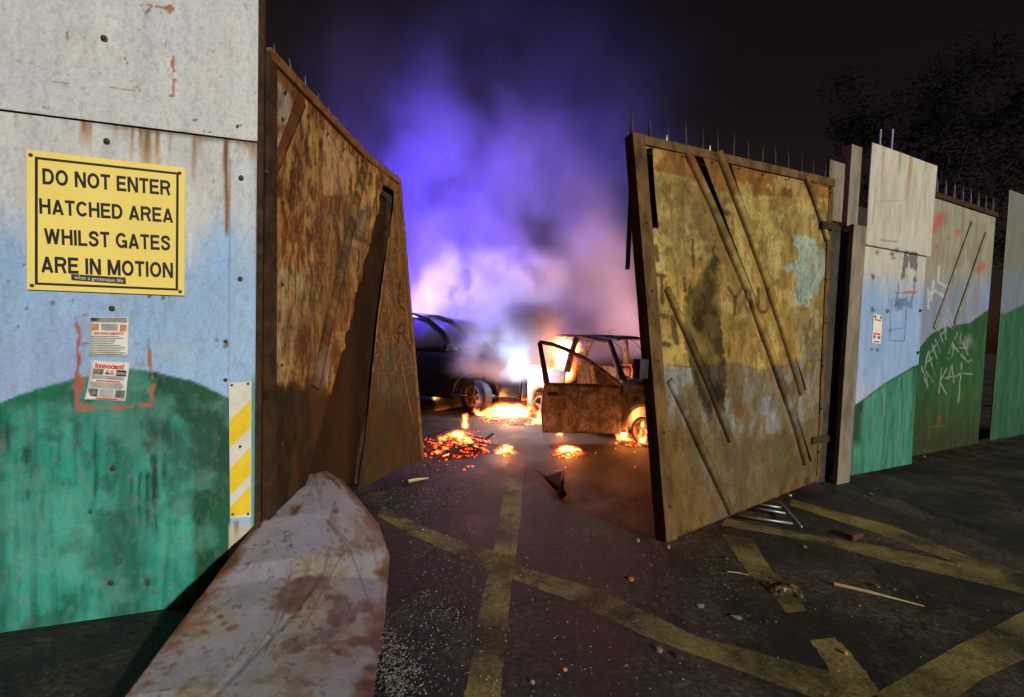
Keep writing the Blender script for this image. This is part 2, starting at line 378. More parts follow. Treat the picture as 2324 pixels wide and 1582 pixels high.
# ------------------------------------------------------------------ left hoarding
WL = Plane((-1.445, 2.70), 70)
def wall_sheet(pl, name, u0, u1, v0, v1, off, fn, mat, parent, step=.009, th=.012, holes=None):
    nu = max(2, int(abs(u1-u0)/step)); nv = max(2, int(abs(v1-v0)/step))
    U, V = np.meshgrid(np.linspace(u0, u1, nu), np.linspace(v0, v1, nv))
    P = pl.at(U, V, off); px, py = proj(P)
    c = fn(px, py, U, V)
    P = P + pl.n*((fbm(U*1.3, V*1.1, 9, 2)-.5)*.012)[..., None]
    o = link(name, grid_me(name, P, c), mat, None, True); par(o, parent); solid(o, th, -1 if pl is None else -1); return o
def seamy(px): return 250+.1255*px
HILL = ([-900, -300, 0, 79, 170, 297, 363, 442, 521, 600], [1010, 985, 914, 884, 860, 836, 848, 866, 905, 925])
def paint_left(px, py, U, V):
    p = Paint(px.shape, (188, 186, 178), .84)
    n1 = fbm(U*3, V*3, 1); n2 = fbm(U*9, V*5, 2); n3 = fbm(U*40, V*40, 4, 3); ns = fbm(U*45, V*4, 5)
    wx = px+(n2-.5)*30; wy = py+(n1-.5)*70
    p.over(sm(.5, .75, n1)*.5, (178, 180, 184)); p.over(sm(.55, .8, n2)*.3, (196, 182, 172))
    low = py > seamy(px)
    # blue sky of the mural
    blue = sm(455, 640, wy-.10*(wx-300)+60*(n2-.5))*low
    p.over(blue*.85, (132, 166, 200))
    p.over(sm(80, 10, np.hypot((wx-500)/1.0, (wy-560)/1.6))*low*.6, (118, 168, 214))
    p.over(sm(660, 800, wy)*sm(330, 80, wx)*.6*low, (140, 152, 186))
    p.over(sm(.55, .8, fbm(U*5, V*5, 11))*low*blue*.5, (158, 172, 182))
    p.over(sm(520, 545, px)*low*.25, (150, 176, 190))
    # hill
    hb = np.interp(px, *HILL)+(n3-.5)*5
    hill = sm(-3, 4, py-hb)*(px < 524)
    p.over(hill, (42, 138, 116))
    p.over(hill*sm(.4, .65, fbm(U*4, V*2.5, 21))*.7, (64, 150, 128))
    p.over(hill*sm(.5, .72, fbm(U*6, V*1.6, 23))*.55, (20, 112, 92))
    band = sm(34, 8, (py-hb)-sm(300, 0, px)*14+18*(n2-.5))*sm(270, 200, px)
    p.over(hill*band*.9, (18, 102, 66))
    p.over(hill*sm(70, 20, np.hypot((px-318)/.8, (py-890)/1.1)+40*(n2-.5))*.8, (6, 150, 104))
    edge = np.interp(py, [840, 900, 960, 1100, 1400], [338, 352, 425, 436, 442])+(n2-.5)*26
    p.over(hill*sm(-4, 14, px-edge), (8, 72, 38))
    p.over(hill*sm(-4, 14, px-edge)*sm(.5, .7, fbm(U*7, V*3, 31))*.35, (28, 92, 56))
    p.over(hill*sm(.46, .66, fbm(U*30, V*1.5, 71, 5))*.5, (16, 84, 66)); p.over(hill*sm(.52, .7, fbm(U*12, V*1.1, 72, 5))*.45, (24, 66, 52)); p.over(hill*sm(.55, .7, fbm(U*2.2, V*2, 73, 4))*.4, (84, 158, 138))
    # drips and dirt
    for x0, y0, y1, wd, st in ((352, 845, 1215, 9, .8), (60, 1015, 1130, 10, .75), (215, 945, 1135, 5, .6), (245, 905, 960, 8, .5), (130, 950, 1060, 7, .4), (336, 1070, 1210, 4, .8),
                               (318, 1070, 1190, 3, .7), (300, 1085, 1130, 3, .7), (375, 930, 1110, 6, .5), (20, 960, 1010, 4, .4), (100, 1090, 1180, 5, .35), (390, 880, 1010, 8, .4), (262, 1000, 1110, 3, .4)):
        d = np.abs(px-x0-(n2-.5)*14)
        p.over(sm(wd*1.6, wd*.3, d)*sm(y0-8, y0+8, py)*sm(y1+25, y1-25, py)*min(1, st*1.25)*sm(.2, .42, ns), (10, 44, 32))
    for x0, y0, r in ((60, 1040, 14), (255, 1060, 9), (372, 1150, 12), (385, 1148, 8), (355, 870, 18), (256, 1322, 14), (335, 1322, 10), (145, 1100, 5), (205, 1160, 6)):
        p.over(sm(r, r*.2, np.hypot(px-x0, (py-y0)*.8)+(n3-.5)*12)*.8, (20, 38, 30))
    p.over(hill*sm(-6, 12, px-edge)*.8, (8, 70, 34)); p.over(hill*sm(-16, 4, px-edge+70)*sm(0, -30, px-edge)*sm(.4, .6, n2)*.5, (70, 168, 136))
    p.over(hill*inpoly(px+(n2-.5)*26, py+(ns-.5)*60, [(306, 930), (330, 905), (362, 905), (356, 1040), (345, 1060), (322, 1000)])*sm(.3, .5, ns)*.8, (26, 70, 44))
    p.over(hill*sm(.50, .64, fbm(U*3.4, V*2.2, 79, 5))*.5, (36, 90, 74)); p.over(hill*sm(.56, .66, fbm(U*6, V*5, 80, 5))*.5, (28, 62, 48))
    p.over(hill*sm(.52, .72, fbm(U*30, V*7, 66, 4))*.35, (20, 84, 62)); p.over(hill*sm(.55, .75, fbm(U*9, V*9, 67, 5))*.4, (84, 150, 130))
    # rust runs below the seam
    sy = seamy(px)
    for x0, ln, wd, st in ((190, 60, 9, .8), (203, 70, 4, .6), (35, 40, 5, .3), (70, 30, 5, .3), (150, 30, 4, .3), (262, 30, 5, .6), (285, 28, 6, .5), (300, 90, 4, .7), (318, 110, 6, .8), (335, 135, 9, .9), (357, 110, 5, .85),
                           (385, 120, 5, .4), (440, 140, 5, .65), (452, 50, 8, .5), (512, 240, 7, 1.0), (540, 24, 6, .5), (560, 30, 10, .7), (575, 60, 9, .7)):
        d = np.abs(px-x0-(n2-.5)*8); yy = py-sy
        mk = sm(wd*1.9, wd*.3, d)*(yy > 0)*sm(ln+14, ln*.3, yy)
        p.over(mk*st*sm(.2, .5, ns)*1.0, (156, 114, 46)); p.over(mk*sm(wd*1.1, 0, d)*sm(ln*.6, 0, yy)*st, (66, 42, 24))
    p.over(low*sm(14, 2, py-sy+(n2-.5)*16)*sm(150, 330, px)*.7, (98, 84, 60))
    p.over((~low)*sm(10, 0, sy-py+(n3-.5)*8)*sm(.5, .6, n2)*.7, (140, 120, 70))
    p.over(sm(4, 1, np.abs(px-513-(py-320)*.004))*sm(330, 350, py)*sm(470, 460, py+(n3-.5)*60)*low, (92, 52, 26))
    p.over(sm(6, 1, np.abs(px-514))*sm(430, 445, py)*sm(545, 520, py), (120, 66, 34))
    # loose orange-red remnants of old posters
    orr = (158, 92, 66)
    def torn(pts, wd, st=1.0, col=orr, s=6):
        d = sdist(px, py, pts)+(fbm(U*22, V*22, 50+int(pts[0][0]), 3)-.5)*wd*2.6
        p.over(sm(wd, wd*.55, d)*st, col)
    torn([(172, 722), (181, 765), (176, 790), (178, 830), (172, 870), (176, 922)], 5)
    torn([(178, 850), (184, 880)], 6); torn([(173, 880), (176, 925), (200, 922)], 8); torn([(176, 925), (260, 925), (342, 918)], 4); torn([(346, 880), (345, 918), (330, 919)], 6); torn([(338, 786), (342, 830)], 4); torn([(343, 830), (345, 860)], 2.2)
    torn([(180, 780), (210, 778)], 2, .8, (120, 90, 110)); torn([(168, 718), (200, 716)], 1.6, .7, (120, 80, 70)); torn([(340, 722), (339, 790)], 1.5, .6, (90, 90, 110)); torn([(290, 782), (335, 778)], 1.6, .5, (90, 90, 110)); torn([(176, 858), (200, 862)], 3)
    torn([(318, 12), (345, 12)], 4); torn([(352, 16), (388, 20)], 4); torn([(384, 18), (387, 30), (376, 26)], 5); torn([(330, 30), (343, 18)], 2.2, .8, (80, 70, 110)); torn([(360, 26), (366, 30)], 3, .8, (90, 100, 110))
    torn([(393, 130), (390, 148), (394, 160)], 3.4); torn([(394, 180), (392, 215)], 2.6); torn([(383, 217), (394, 218)], 2.4); torn([(283, 130), (291, 150)], 1.8, .9); torn([(295, 175), (304, 204)], 2.2, .9); torn([(248, 199), (304, 206)], 1.5, .9)
    torn([(312, 195), (318, 210)], 1.6, .8); torn([(115, 185), (155, 190)], 1.2, .8, (150, 90, 90)); torn([(152, 75), (153, 98)], 2, .8, (120, 70, 60)); torn([(355, 135), (356, 165)], 1.6, .8, (140, 70, 60)); torn([(374, 92), (374, 108)], 2, .8, (110, 90, 40)); torn([(372, 112), (375, 122)], 1.5)
    torn([(408, 84), (409, 98)], 2.4, .8, (120, 100, 50)); torn([(483, 405), (481, 440)], 1.6, .7, (130, 70, 70)); torn([(434, 580), (424, 590)], 1, .2)
    for x0, y0, r, col in ((100, 243, 4, (120, 70, 50)), (110, 246, 3, (130, 80, 60)), (463, 298, 4, (110, 80, 40)), (476, 300, 3, (120, 80, 40)), (484, 116, 3, (130, 80, 80)), (500, 174, 3, (130, 110, 60)), (228, 167, 2.6, (150, 80, 60)),
                           (262, 170, 2.4, (140, 80, 70)), (458, 72, 2, (140, 70, 50)), (340, 672, 6, (70, 60, 70)), (370, 675, 6, (70, 66, 70)), (385, 672, 4, (70, 60, 70)), (120, 688, 7, (110, 70, 90)), (165, 682, 4, (90, 80, 90)), (60, 700, 5, (80, 70, 60)), (40, 740, 4, (80, 80, 60)),
                           (30, 880, 3, (110, 50, 60)), (55, 600, 3, (70, 50, 40)), (510, 775, 6, (80, 70, 40)), (512, 785, 8, (90, 84, 40)), (492, 772, 5, (110, 100, 90)), (440, 273, 4, (80, 84, 90)), (445, 272, 3, (90, 90, 80)), (545, 284, 4, (90, 90, 80)), (560, 262, 2, (120, 90, 80)), (400, 300, 2, (100, 70, 60)), (20, 640, 3, (80, 70, 60))):
        p.over(sm(r*1.3, r*.4, np.hypot(px-x0, py-y0)+(n3-.5)*r)*.9, col)
    p.over(sm(.56, .72, fbm(U*55, V*30, 68, 4))*.22, (120, 116, 112)); p.over((~low)*sm(.70, .8, n3)*sm(.5, .62, n1)*.3, (112, 88, 66))
    # faded primer stripe, vertical joint and the lower right strip
    p.over(sm(1.8, .6, np.abs(px-517+(py-900)*.006))*(py > 360)*.75*low, (58, 54, 50))
    strip = (px > 519)*(py > 1140); p.over(strip*sm(1180, 1200, py)*.8, (190, 176, 130)); p.over(strip*sm(10, 3, np.abs(px-535+(n2-.5)*20))*sm(1178, 1184, py)*sm(1230, 1190, py)*.8, (120, 90, 60))
    p.over(sm(569, 573, px)*sm(840, 880, py)*.85, (56, 128, 96)); p.over(sm(576, 581, px+(n3-.5)*3)*.5*low, (110, 120, 110))
    p.over(sm(430, 424, np.abs(px-430)+424)*0, orr)
    d = np.abs(px-432)+(n2-.5)*6; p.over(sm(5, 1, d)*sm(520, 530, py)*sm(615, 600, py)*.5, (196, 196, 176))
    return p.out()
hl = thing('painted_hoarding', 'tall steel hoarding with sky and green hill mural, carrying the yellow sign', 'hoarding wall', tuple(WL.at(np.array(-1.0), np.array(0.0))))
uR, _ = WL.uv(583, 700)
vs0 = WL.uv(0, seamy(0))[1]; vs1 = WL.uv(582, seamy(582))[1]
vse = (vs0+vs1)/2
U0 = -4.0
def sloped(name, top, off):
    # sheet whose seam edge follows the slightly sloping joint
    nu, nvv = int((uR+1.75)/.0085), 170 if top else 250
    us = np.concatenate([np.linspace(U0, -1.76, 12), np.linspace(-1.75, uR, nu)])
    s = np.linspace(0, 1, nvv)
    u_a, u_b = WL.uv(0, seamy(0))[0], WL.uv(582, seamy(582))[0]
    vj = vs0+(us-u_a)*(vs1-vs0)/(u_b-u_a)
    if top: V = vj[None, :]+.004+(4.0-vj[None, :]-.004)*s[:, None]**1.5
    else: V = -.02+(vj[None, :]-.004+.02)*s[:, None]
    U = np.broadcast_to(us[None, :], V.shape)
    P = WL.at(U, V, off); px, py = proj(P)
    c = paint_left(px, py, U, V)
    P = P+WL.n*((fbm(U*1.2, V*1.2, 9 if top else 19, 2)-.5)*.014)[..., None]
    o = link(name, grid_me(name, P, c), MT['hoard'], None, True); par(o, hl); solid(o, .008, -1)
sloped('upper_sheet', True, .008); sloped('lower_sheet', False, 0)
mb = MB(); a = WL.at(np.array(uR+.012), np.array(-.02), -.03); mb.box((a[0], a[1], 2.0), .03, .08, 4.04, WL.d, WL.n); mb.build('edge_post', MT['darkrust'], hl)
mb = MB(); a = WL.at(np.array((uR+U0)/2-.05), np.array(0), -.06); mb.box((a[0], a[1], 2.0), uR-U0-.2, .06, 3.9, WL.d, WL.n); mb.build('backing_frame', MT['darkrust'], hl)
def bolt_mesh(c, n, r, parent, mat='bolt'):
    mb = MB(); mb.lathe([(r*1.5, 0), (r*1.5, .003), (r, .004), (r, r*.9), (r*.75, r*1.1), (0, r*1.15)], c, n, 8)
    return mb.build('bolt', MT[mat], parent)
for x, y, r in ((239, 90, .013), (243, 321, .012), (255, 700, .012), (548, 404, .011), (546, 633, .011), (512, 862, .009), (257, 1063, .011), (545, 1015, .009), (513, 775, .008), (540, 288, .006), (252, 1322, .012)):
    u, v = WL.uv(x, y); off = .012 if y < seamy(x) else .004
    bolt_mesh(WL.at(np.array(u), np.array(v), off), WL.n, r*.8, hl)

# warning sign
def wpt(pl, x, y, off=0.0):
    u, v = pl.uv(x, y, off); return pl.at(np.array(u), np.array(v), off)
off = .016
q = [wpt(WL, *c, off) for c in ((61, 657), (418, 671), (420, 381), (61, 340))]
sg = thing('warning_sign', 'large yellow sign in black capitals warning about the hatched area, on the white hoarding', 'sign', tuple(q[0]))
mb = MB(); th = WL.n*.005
mb.hexa([q[0]-th, q[1]-th, q[2]-th, q[3]-th, q[0], q[1], q[2], q[3]]); mb.build('board', MT['yellow'], sg)
def bil(q, s, t): return q[0]*(1-s)*(1-t)+q[1]*s*(1-t)+q[2]*s*t+q[3]*(1-s)*t
mb = MB(); e = WL.n*.0015
i0, i1, j0, j1 = .047, .957, .037, .957; ws, wt = .017, .017
for s0, s1, t0, t1 in ((i0, i1, j0, j0+wt), (i0, i1, j1-wt, j1), (i0, i0+ws, j0+wt, j1-wt), (i1-ws, i1, j0+wt, j1-wt)):
    c = [bil(q, *st) for st in ((s0, t0), (s1, t0), (s1, t1), (s0, t1))]
    mb.hexa(c+[k+e for k in c])
mb.build('border', MT['black'], sg)
def lettering(name, txt, pbl, pbr, ht, n_off, pl, mat, parent, fat=.02, up=None, caps=False):
    """text whose baseline runs from pbl to pbr (3d points), fitted to that length, cap height ht"""
    pbl = np.array(pbl); pbr = np.array(pbr)
    me = caps_me(name, txt) if caps else text_me(name, txt, 1.0, fat, 'LEFT', .0006)
    co = np.empty(len(me.vertices)*3); me.vertices.foreach_get('co', co); co = co.reshape(-1, 3)
    x0, x1 = co[:, 0].min(), co[:, 0].max(); L = np.linalg.norm(pbr-pbl)
    X = (pbr-pbl)/L; Z = pl.n; Y = np.cross(Z, X) if up is None else np.array(up)
    k = ht if caps else ht/.729
    P = pbl + ((co[:, :1]-x0)/(x1-x0)*L)*X + co[:, 1:2]*k*Y + (n_off+co[:, 2:3])*Z
    me.vertices.foreach_set('co', P.reshape(-1)); me.update()
    o = link(name, me, MT[mat]); par(o, parent); return o
def caps_me(name, txt, t=.185):
    h = t/2; lo, hi = h, 1-h
    def ell(cx, rx, a0, a1, n=22, ry=.5-h): return [(cx+rx*math.cos(math.radians(a0+(a1-a0)*i/n)), .5+ry*math.sin(math.radians(a0+(a1-a0)*i/n))) for i in range(n+1)]
    def bowl(x0, yc, ry, xm, rx): return [(x0, yc+ry)]+[(xm+rx*math.sin(math.radians(a)), yc+ry*math.cos(math.radians(a))) for a in range(0, 181, 12)]+[(x0, yc-ry)]
    st_ = [(h, 0), (h, 1)]
    G = {'D': (.74, [st_, bowl(h, .5, hi-.5, .34, .305)]), 'O': (.80, [ell(.40, .40-h, 0, 360)]), 'N': (.73, [st_, [(.73-h, 0), (.73-h, 1)], [(h+.02, .99), (.73-h-.02, .01)]]),
         'T': (.64, [[(0, hi), (.64, hi)], [(.32, 0), (.32, hi)]]), 'E': (.66, [st_, [(h, hi), (.65, hi)], [(h, .51), (.60, .51)], [(h, lo), (.66, lo)]]),
         'R': (.74, [st_, bowl(h, .70, .205, .42, .215), [(.46, .49), (.64, 0)]]), 'H': (.72, [st_, [(.72-h, 0), (.72-h, 1)], [(h, .52), (.72-h, .52)]]),
         'A': (.76, [[(.095, 0), (.38, .96)], [(.665, 0), (.38, .96)], [(.2, .26), (.56, .26)]]), 'C': (.75, [ell(.40, .40-h, 38, 322)]),
         'W': (1.04, [[(.09, 1), (.29, .03)], [(.29, .03), (.52, .97)], [(.52, .97), (.75, .03)], [(.75, .03), (.95, 1)]]), 'I': (.20, [[(.10, 0), (.10, 1)]]),
         'L': (.60, [st_, [(h, lo), (.60, lo)]]), 'S': (.70, [[(.61, .68), (.57, .82), (.46, .905), (.33, .912), (.19, .87), (.115, .75), (.15, .63), (.30, .56), (.44, .50), (.56, .42), (.595, .29), (.52, .15), (.39, .09), (.26, .09), (.13, .16), (.085, .32)]]),
         'G': (.79, [ell(.40, .40-h, 38, 318), [(.44, .45), (.79-h, .45)], [(.79-h, .52), (.79-h, .0)]]), 'M': (.86, [st_, [(.86-h, 0), (.86-h, 1)], [(h+.02, .98), (.43, .05)], [(.86-h-.02, .98), (.43, .05)]])}
    bm = bmesh.new(); x = 0; lay = 0
    for ch in txt:
        if ch == ' ': x += .34; continue
        wd, strokes = G[ch]
        for pts in strokes:
            p = np.array(pts, float); n = len(p); closed = np.allclose(p[0], p[-1]); L_, R_ = [], []
            for i in range(n):
                a = p[(i-1) % (n-1)] if closed else p[max(i-1, 0)]; b_ = p[(i+1) % (n-1)] if closed else p[min(i+1, n-1)]
                if closed and i == n-1: a, b_ = p[n-2], p[1]
                d1 = p[i]-a; d2 = b_-p[i]; d1 = d1 if np.any(d1) else d2; d2 = d2 if np.any(d2) else d1
                d1 = d1/np.linalg.norm(d1); d2 = d2/np.linalg.norm(d2); m_ = d1+d2; m_ /= np.linalg.norm(m_); q_ = np.array([-m_[1], m_[0]])/max(.5, m_@d1)*h
                L_.append(p[i]+q_); R_.append(p[i]-q_)
            lay += 1; z = .0002*(lay % 5)
            vl = [bm.verts.new((x+u, v, z)) for u, v in L_]; vr = [bm.verts.new((x+u, v, z)) for u, v in R_]
            for i in range(n-1): bm.faces.new((vl[i], vr[i], vr[i+1], vl[i+1]))
        x += wd+.085
    me = bpy.data.meshes.new(name); bm.to_mesh(me); bm.free(); return me
for txt, bl, br, capl in (("DO NOT ENTER", (97, 418), (387, 444), 36), ("HATCHED AREA", (90, 485), (393, 506), 35), ("WHILST GATES", (101, 554), (387, 569), 36), ("ARE IN MOTION", (94, 618), (393, 631), 37)):
    A = wpt(WL, *bl, off); B = wpt(WL, *br, off); T = wpt(WL, bl[0], bl[1]-capl, off)
    lettering('lettering', txt, A, B, np.linalg.norm(T-A), .0012, WL, 'black', sg, caps=True)
for x, y in ((70, 352), (408, 393), (73, 648), (409, 662)):
    bolt_mesh(wpt(WL, x, y, off), WL.n, .006, sg)
# sticker on the sign
q2 = [wpt(WL, *c, off+.0025) for c in ((162, 636), (286, 645), (285, 630), (161, 622))]
st = thing('sticker', 'small dark grey sticker with white words across the foot of the yellow sign', 'sticker', tuple(q2[0]))
mb = MB(); e = WL.n*.0008; mb.hexa([c-e for c in q2]+q2); mb.build('backing', MT['grey'], st)
lettering('lettering', "what a grotesque life", wpt(WL, 169, 633, off+.0025), wpt(WL, 279, 641, off+.0025), .0185, .0008, WL, 'white', st, .004)

# posters
def poster(name, label, corners, off):
    q = [wpt(WL, *c, off) for c in corners]                       # bl br tr tl
    r = thing(name, label, 'poster', tuple(q[0]), 'leaflets pasted on the hoarding')
    rows = []
    for j in range(9):
        rows.append([bil(q, i/8, j/8)+WL.n*(.0015*math.sin(i*1.3+j)+(.02*max(0, 1-(i+j)/2.2) if 'Inn' in label or 'curled' in label else 0)) for i in range(9)])
    mb = MB(); mb.loft(rows); o = mb.build('sheet', MT['paper'], r, True); solid(o, .0006, 1)
    return r, q
def patch(q, s0, s1, t0, t1, mat, name, parent, lift=.0035):
    c = [bil(q, *x)+WL.n*lift for x in ((s0, t0), (s1, t0), (s1, t1), (s0, t1))]
    mb = MB(); mb.hexa(c+[k+WL.n*.0005 for k in c]); return mb.build(name, MT[mat], parent)
def plines(q, t0, t1, n, s0, s1, mat, parent, rag=.25, seed=1):
    rn = random.Random(seed); mb = MB()
    for k in range(n):
        t = t0+(t1-t0)*(k+.5)/n; h = (t1-t0)/n*.22; e1 = s1-rn.random()*rag*(s1-s0)
        c = [bil(q, *x)+WL.n*.0035 for x in ((s0, t-h), (e1, t-h), (e1, t+h), (s0, t+h))]
        mb.hexa(c+[x+WL.n*.0004 for x in c])
    return mb.build('printed_lines', MT[mat], parent)
p1, q = poster('poster', 'upper white leaflet headed SHOCKING CASE FACTS, on the hoarding under the yellow sign', ((202, 808), (290, 809), (291, 720), (204, 719)), .006)
patch(q, .02, .98, .87, .985, 'greyp', 'banner', p1); patch(q, .03, .25, .885, .975, 'photo', 'picture', p1, .0042); plines(q, .88, .985, 3, .32, .95, 'black', p1, .1, 2).location.z += 0
patch(q, .04, .24, .66, .83, 'tan', 'portrait', p1); patch(q, .79, .96, .64, .81, 'tan', 'portrait', p1); plines(q, .66, .83, 8, .30, .74, 'greyp', p1, .05, 3)
lettering('headline', "SHOCKING CASE FACTS", bil(q, .12, .555), bil(q, .89, .555), .0125, .004, WL, 'red', p1, .03)
plines(q, .03, .53, 11, .03, .97, 'greyp', p1, .4, 4)
p2, q = poster('poster', 'lower leaflet headed Innnocent! in red with one curled corner, on the hoarding', ((196, 905), (284, 911), (294, 823), (206, 817)), .007)
lettering('headline', "Innnocent!", bil(q, .14, .82), bil(q, .88, .82), .026, .005, WL, 'red', p2, .04)
patch(q, .09, .36, .645, .79, 'photo', 'picture', p2); patch(q, .40, .51, .66, .71, 'bluep', 'picture', p2); patch(q, .52, .64, .66, .71, 'tan', 'picture', p2); patch(q, .43, .49, .712, .775, 'tan', 'picture', p2); patch(q, .55, .61, .712, .765, 'tan', 'picture', p2)
patch(q, .69, .95, .64, .79, 'black', 'picture', p2); patch(q, .70, .94, .675, .745, 'greyp', 'picture', p2, .0045)
plines(q, .53, .63, 6, .08, .95, 'greyp', p2, .05, 5); patch(q, .2, .82, .475, .505, 'red', 'red_line', p2); plines(q, .30, .46, 8, .06, .95, 'greyp', p2, .1, 6)
patch(q, .04, .28, .08, .28, 'photo', 'portrait', p2, .006); patch(q, .72, .97, .08, .28, 'photo', 'portrait', p2); plines(q, .08, .29, 9, .31, .69, 'greyp', p2, .05, 7); patch(q, .26, .80, .02, .055, 'red', 'red_line', p2)

# hazard board
q = [wpt(WL, *c, .012) for c in ((522, 1176), (569, 1173), (570, 866), (519, 869))]
hz = thing('hazard_board', 'narrow yellow and white diagonally striped reflective board at the gate edge of the hoarding', 'hazard board', tuple(q[0]))
mb = MB(); e = WL.n*.004; mb.hexa([c-e for c in q]+q); mb.build('board', MT['hazw'], hz)
def clip_stripe(t0, t1, rise):
    out = []
    for s in (0.015, .985):
        pass
    return [(0.015, t0), (.985, t0+rise), (.985, t1+rise), (.015, t1)]
for t0 in (-.115, .085+.085, .52, .0):
    if t0 == .0: continue
    t1 = t0+.2; pts = [(s, min(max(t, .004), .996)) for s, t in clip_stripe(t0, t1, .15)]
    c = [bil(q, *x)+WL.n*.0008 for x in pts]
    mb = MB(); mb.hexa(c+[x+WL.n*.0008 for x in c]); mb.build('stripe', MT['hazy'], hz)
c = [bil(q, *x)+WL.n*.0008 for x in ((.015, .80), (.985, .95), (.985, .99), (.015, .93))]
c = [bil(q, *x)+WL.n*.0008 for x in ((.985, .62), (.985, .996), (.5, .93), (.015, .86))]
for x, y in ((526, 874), (563, 871), (528, 1167), (563, 1166), (545, 1013)):
    bolt_mesh(wpt(WL, x, y, .012), WL.n, .005, hz)

# ------------------------------------------------------------------ gates
class Patch:
    """bilinear sheet from plan columns [(s, bottom, top)] ; s is the fraction along"""
    def __init__(s, cols):
        s.s = [c[0] for c in cols]; s.b = np.array([c[1] for c in cols], float); s.t = np.array([c[2] for c in cols], float)
    def at(s, u, v, off=0.0):
        u = np.asarray(u, float); v = np.asarray(v, float)
        B = np.stack([np.interp(u, s.s, s.b[:, k]) for k in range(3)], -1); T = np.stack([np.interp(u, s.s, s.t[:, k]) for k in range(3)], -1)
        P = B*(1-v[..., None])+T*v[..., None]
        if np.any(off): P = P + s.nrm(u, v)*(off if np.isscalar(off) else off[..., None])
        return P
    def nrm(s, u, v):
        e = 1e-3; a = s.at(np.clip(u+e, 0, 1), v)-s.at(np.clip(u-e, 0, 1), v); b = s.at(u, np.clip(v+e, 0, 1))-s.at(u, np.clip(v-e, 0, 1))
        n = np.cross(a, b); n /= np.linalg.norm(n, axis=-1, keepdims=True)
        sgn = np.sign(np.sum(n*(EYE-s.at(u, v)), -1, keepdims=True)); return n*sgn
    def find(s, x, y, clamp=True):
        u, v = .5, .5
        for _ in range(25):
            a = np.array(proj(s.at(np.array(u), np.array(v)))); e = 1e-4
            du = (np.array(proj(s.at(np.array(u+e), np.array(v))))-a)/e; dv = (np.array(proj(s.at(np.array(u), np.array(v+e))))-a)/e
            J = np.stack([du, dv], 1); r = np.array([x, y])-a
            d = np.linalg.lstsq(J, r, rcond=None)[0]; u = min(max(u+d[0]*.8, .001), .999); v = min(max(v+d[1]*.8, .001), .999)
        return u, v
def rib(pt, a, b, wd, ht, mat, parent, name='rib', off0=0.0, fn=None, size=(2.45, 3.1)):
    u0, v0 = pt.find(*a); u1, v1 = pt.find(*b); n = 12
    if fn:                                            # rib carrying the same mural paint as the sheet behind it
        n = 90; f = np.linspace(0, 1, n+1); uu = u0+(u1-u0)*f; vv = v0+(v1-v0)*f
        P = pt.at(uu, vv); N_ = pt.nrm(uu, vv); d = P[-1]-P[0]; d /= np.linalg.norm(d); t = np.cross(d, N_)
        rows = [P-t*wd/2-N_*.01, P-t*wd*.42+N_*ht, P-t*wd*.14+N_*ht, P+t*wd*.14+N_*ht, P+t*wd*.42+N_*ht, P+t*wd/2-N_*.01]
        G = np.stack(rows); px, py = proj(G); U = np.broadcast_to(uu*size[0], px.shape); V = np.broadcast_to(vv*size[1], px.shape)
        c = fn(px, py, U, V)*(.72+.4*vnoise(U*30, V*30, 77))[..., None]*np.array([.5, .8, .95, .85, .6, .12])[:, None, None]  # rib edges darkened in the colour as shade, one side more
        o = link(name, grid_me(name, G, c), MT[mat]); par(o, parent); return o
    mb = MB()
    P = [pt.at(np.array(u0+(u1-u0)*i/n), np.array(v0+(v1-v0)*i/n)) for i in range(n+1)]
    nn = [pt.nrm(np.array(u0+(u1-u0)*i/n), np.array(v0+(v1-v0)*i/n)) for i in range(n+1)]
    rows = []
    for i in range(n+1):
        d = P[min(i+1, n)]-P[max(i-1, 0)]; d /= np.linalg.norm(d); t = np.cross(d, nn[i])
        o = nn[i]*off0
        rows.append([P[i]-t*wd/2+o, P[i]-t*wd/2+o+nn[i]*ht, P[i]+t*wd/2+o+nn[i]*ht, P[i]+t*wd/2+o])
    mb.loft(rows, True); mb.bm.faces.new([v for v in list(mb.bm.verts)[:4]]); mb.bm.faces.new([v for v in list(mb.bm.verts)[-4:]])
    return mb.build(name, MT[mat], parent)
def spike(p, h, parent, mat='darkrust', r=.011, lean=0):
    mb = MB(); p = np.array(p); mb.tube([p, p+np.array([lean*.3, 0, h*.45]), p+np.array([lean, 0, h])], [r, r*.85, .0015], 5); return mb.build('spike', MT[mat], parent)

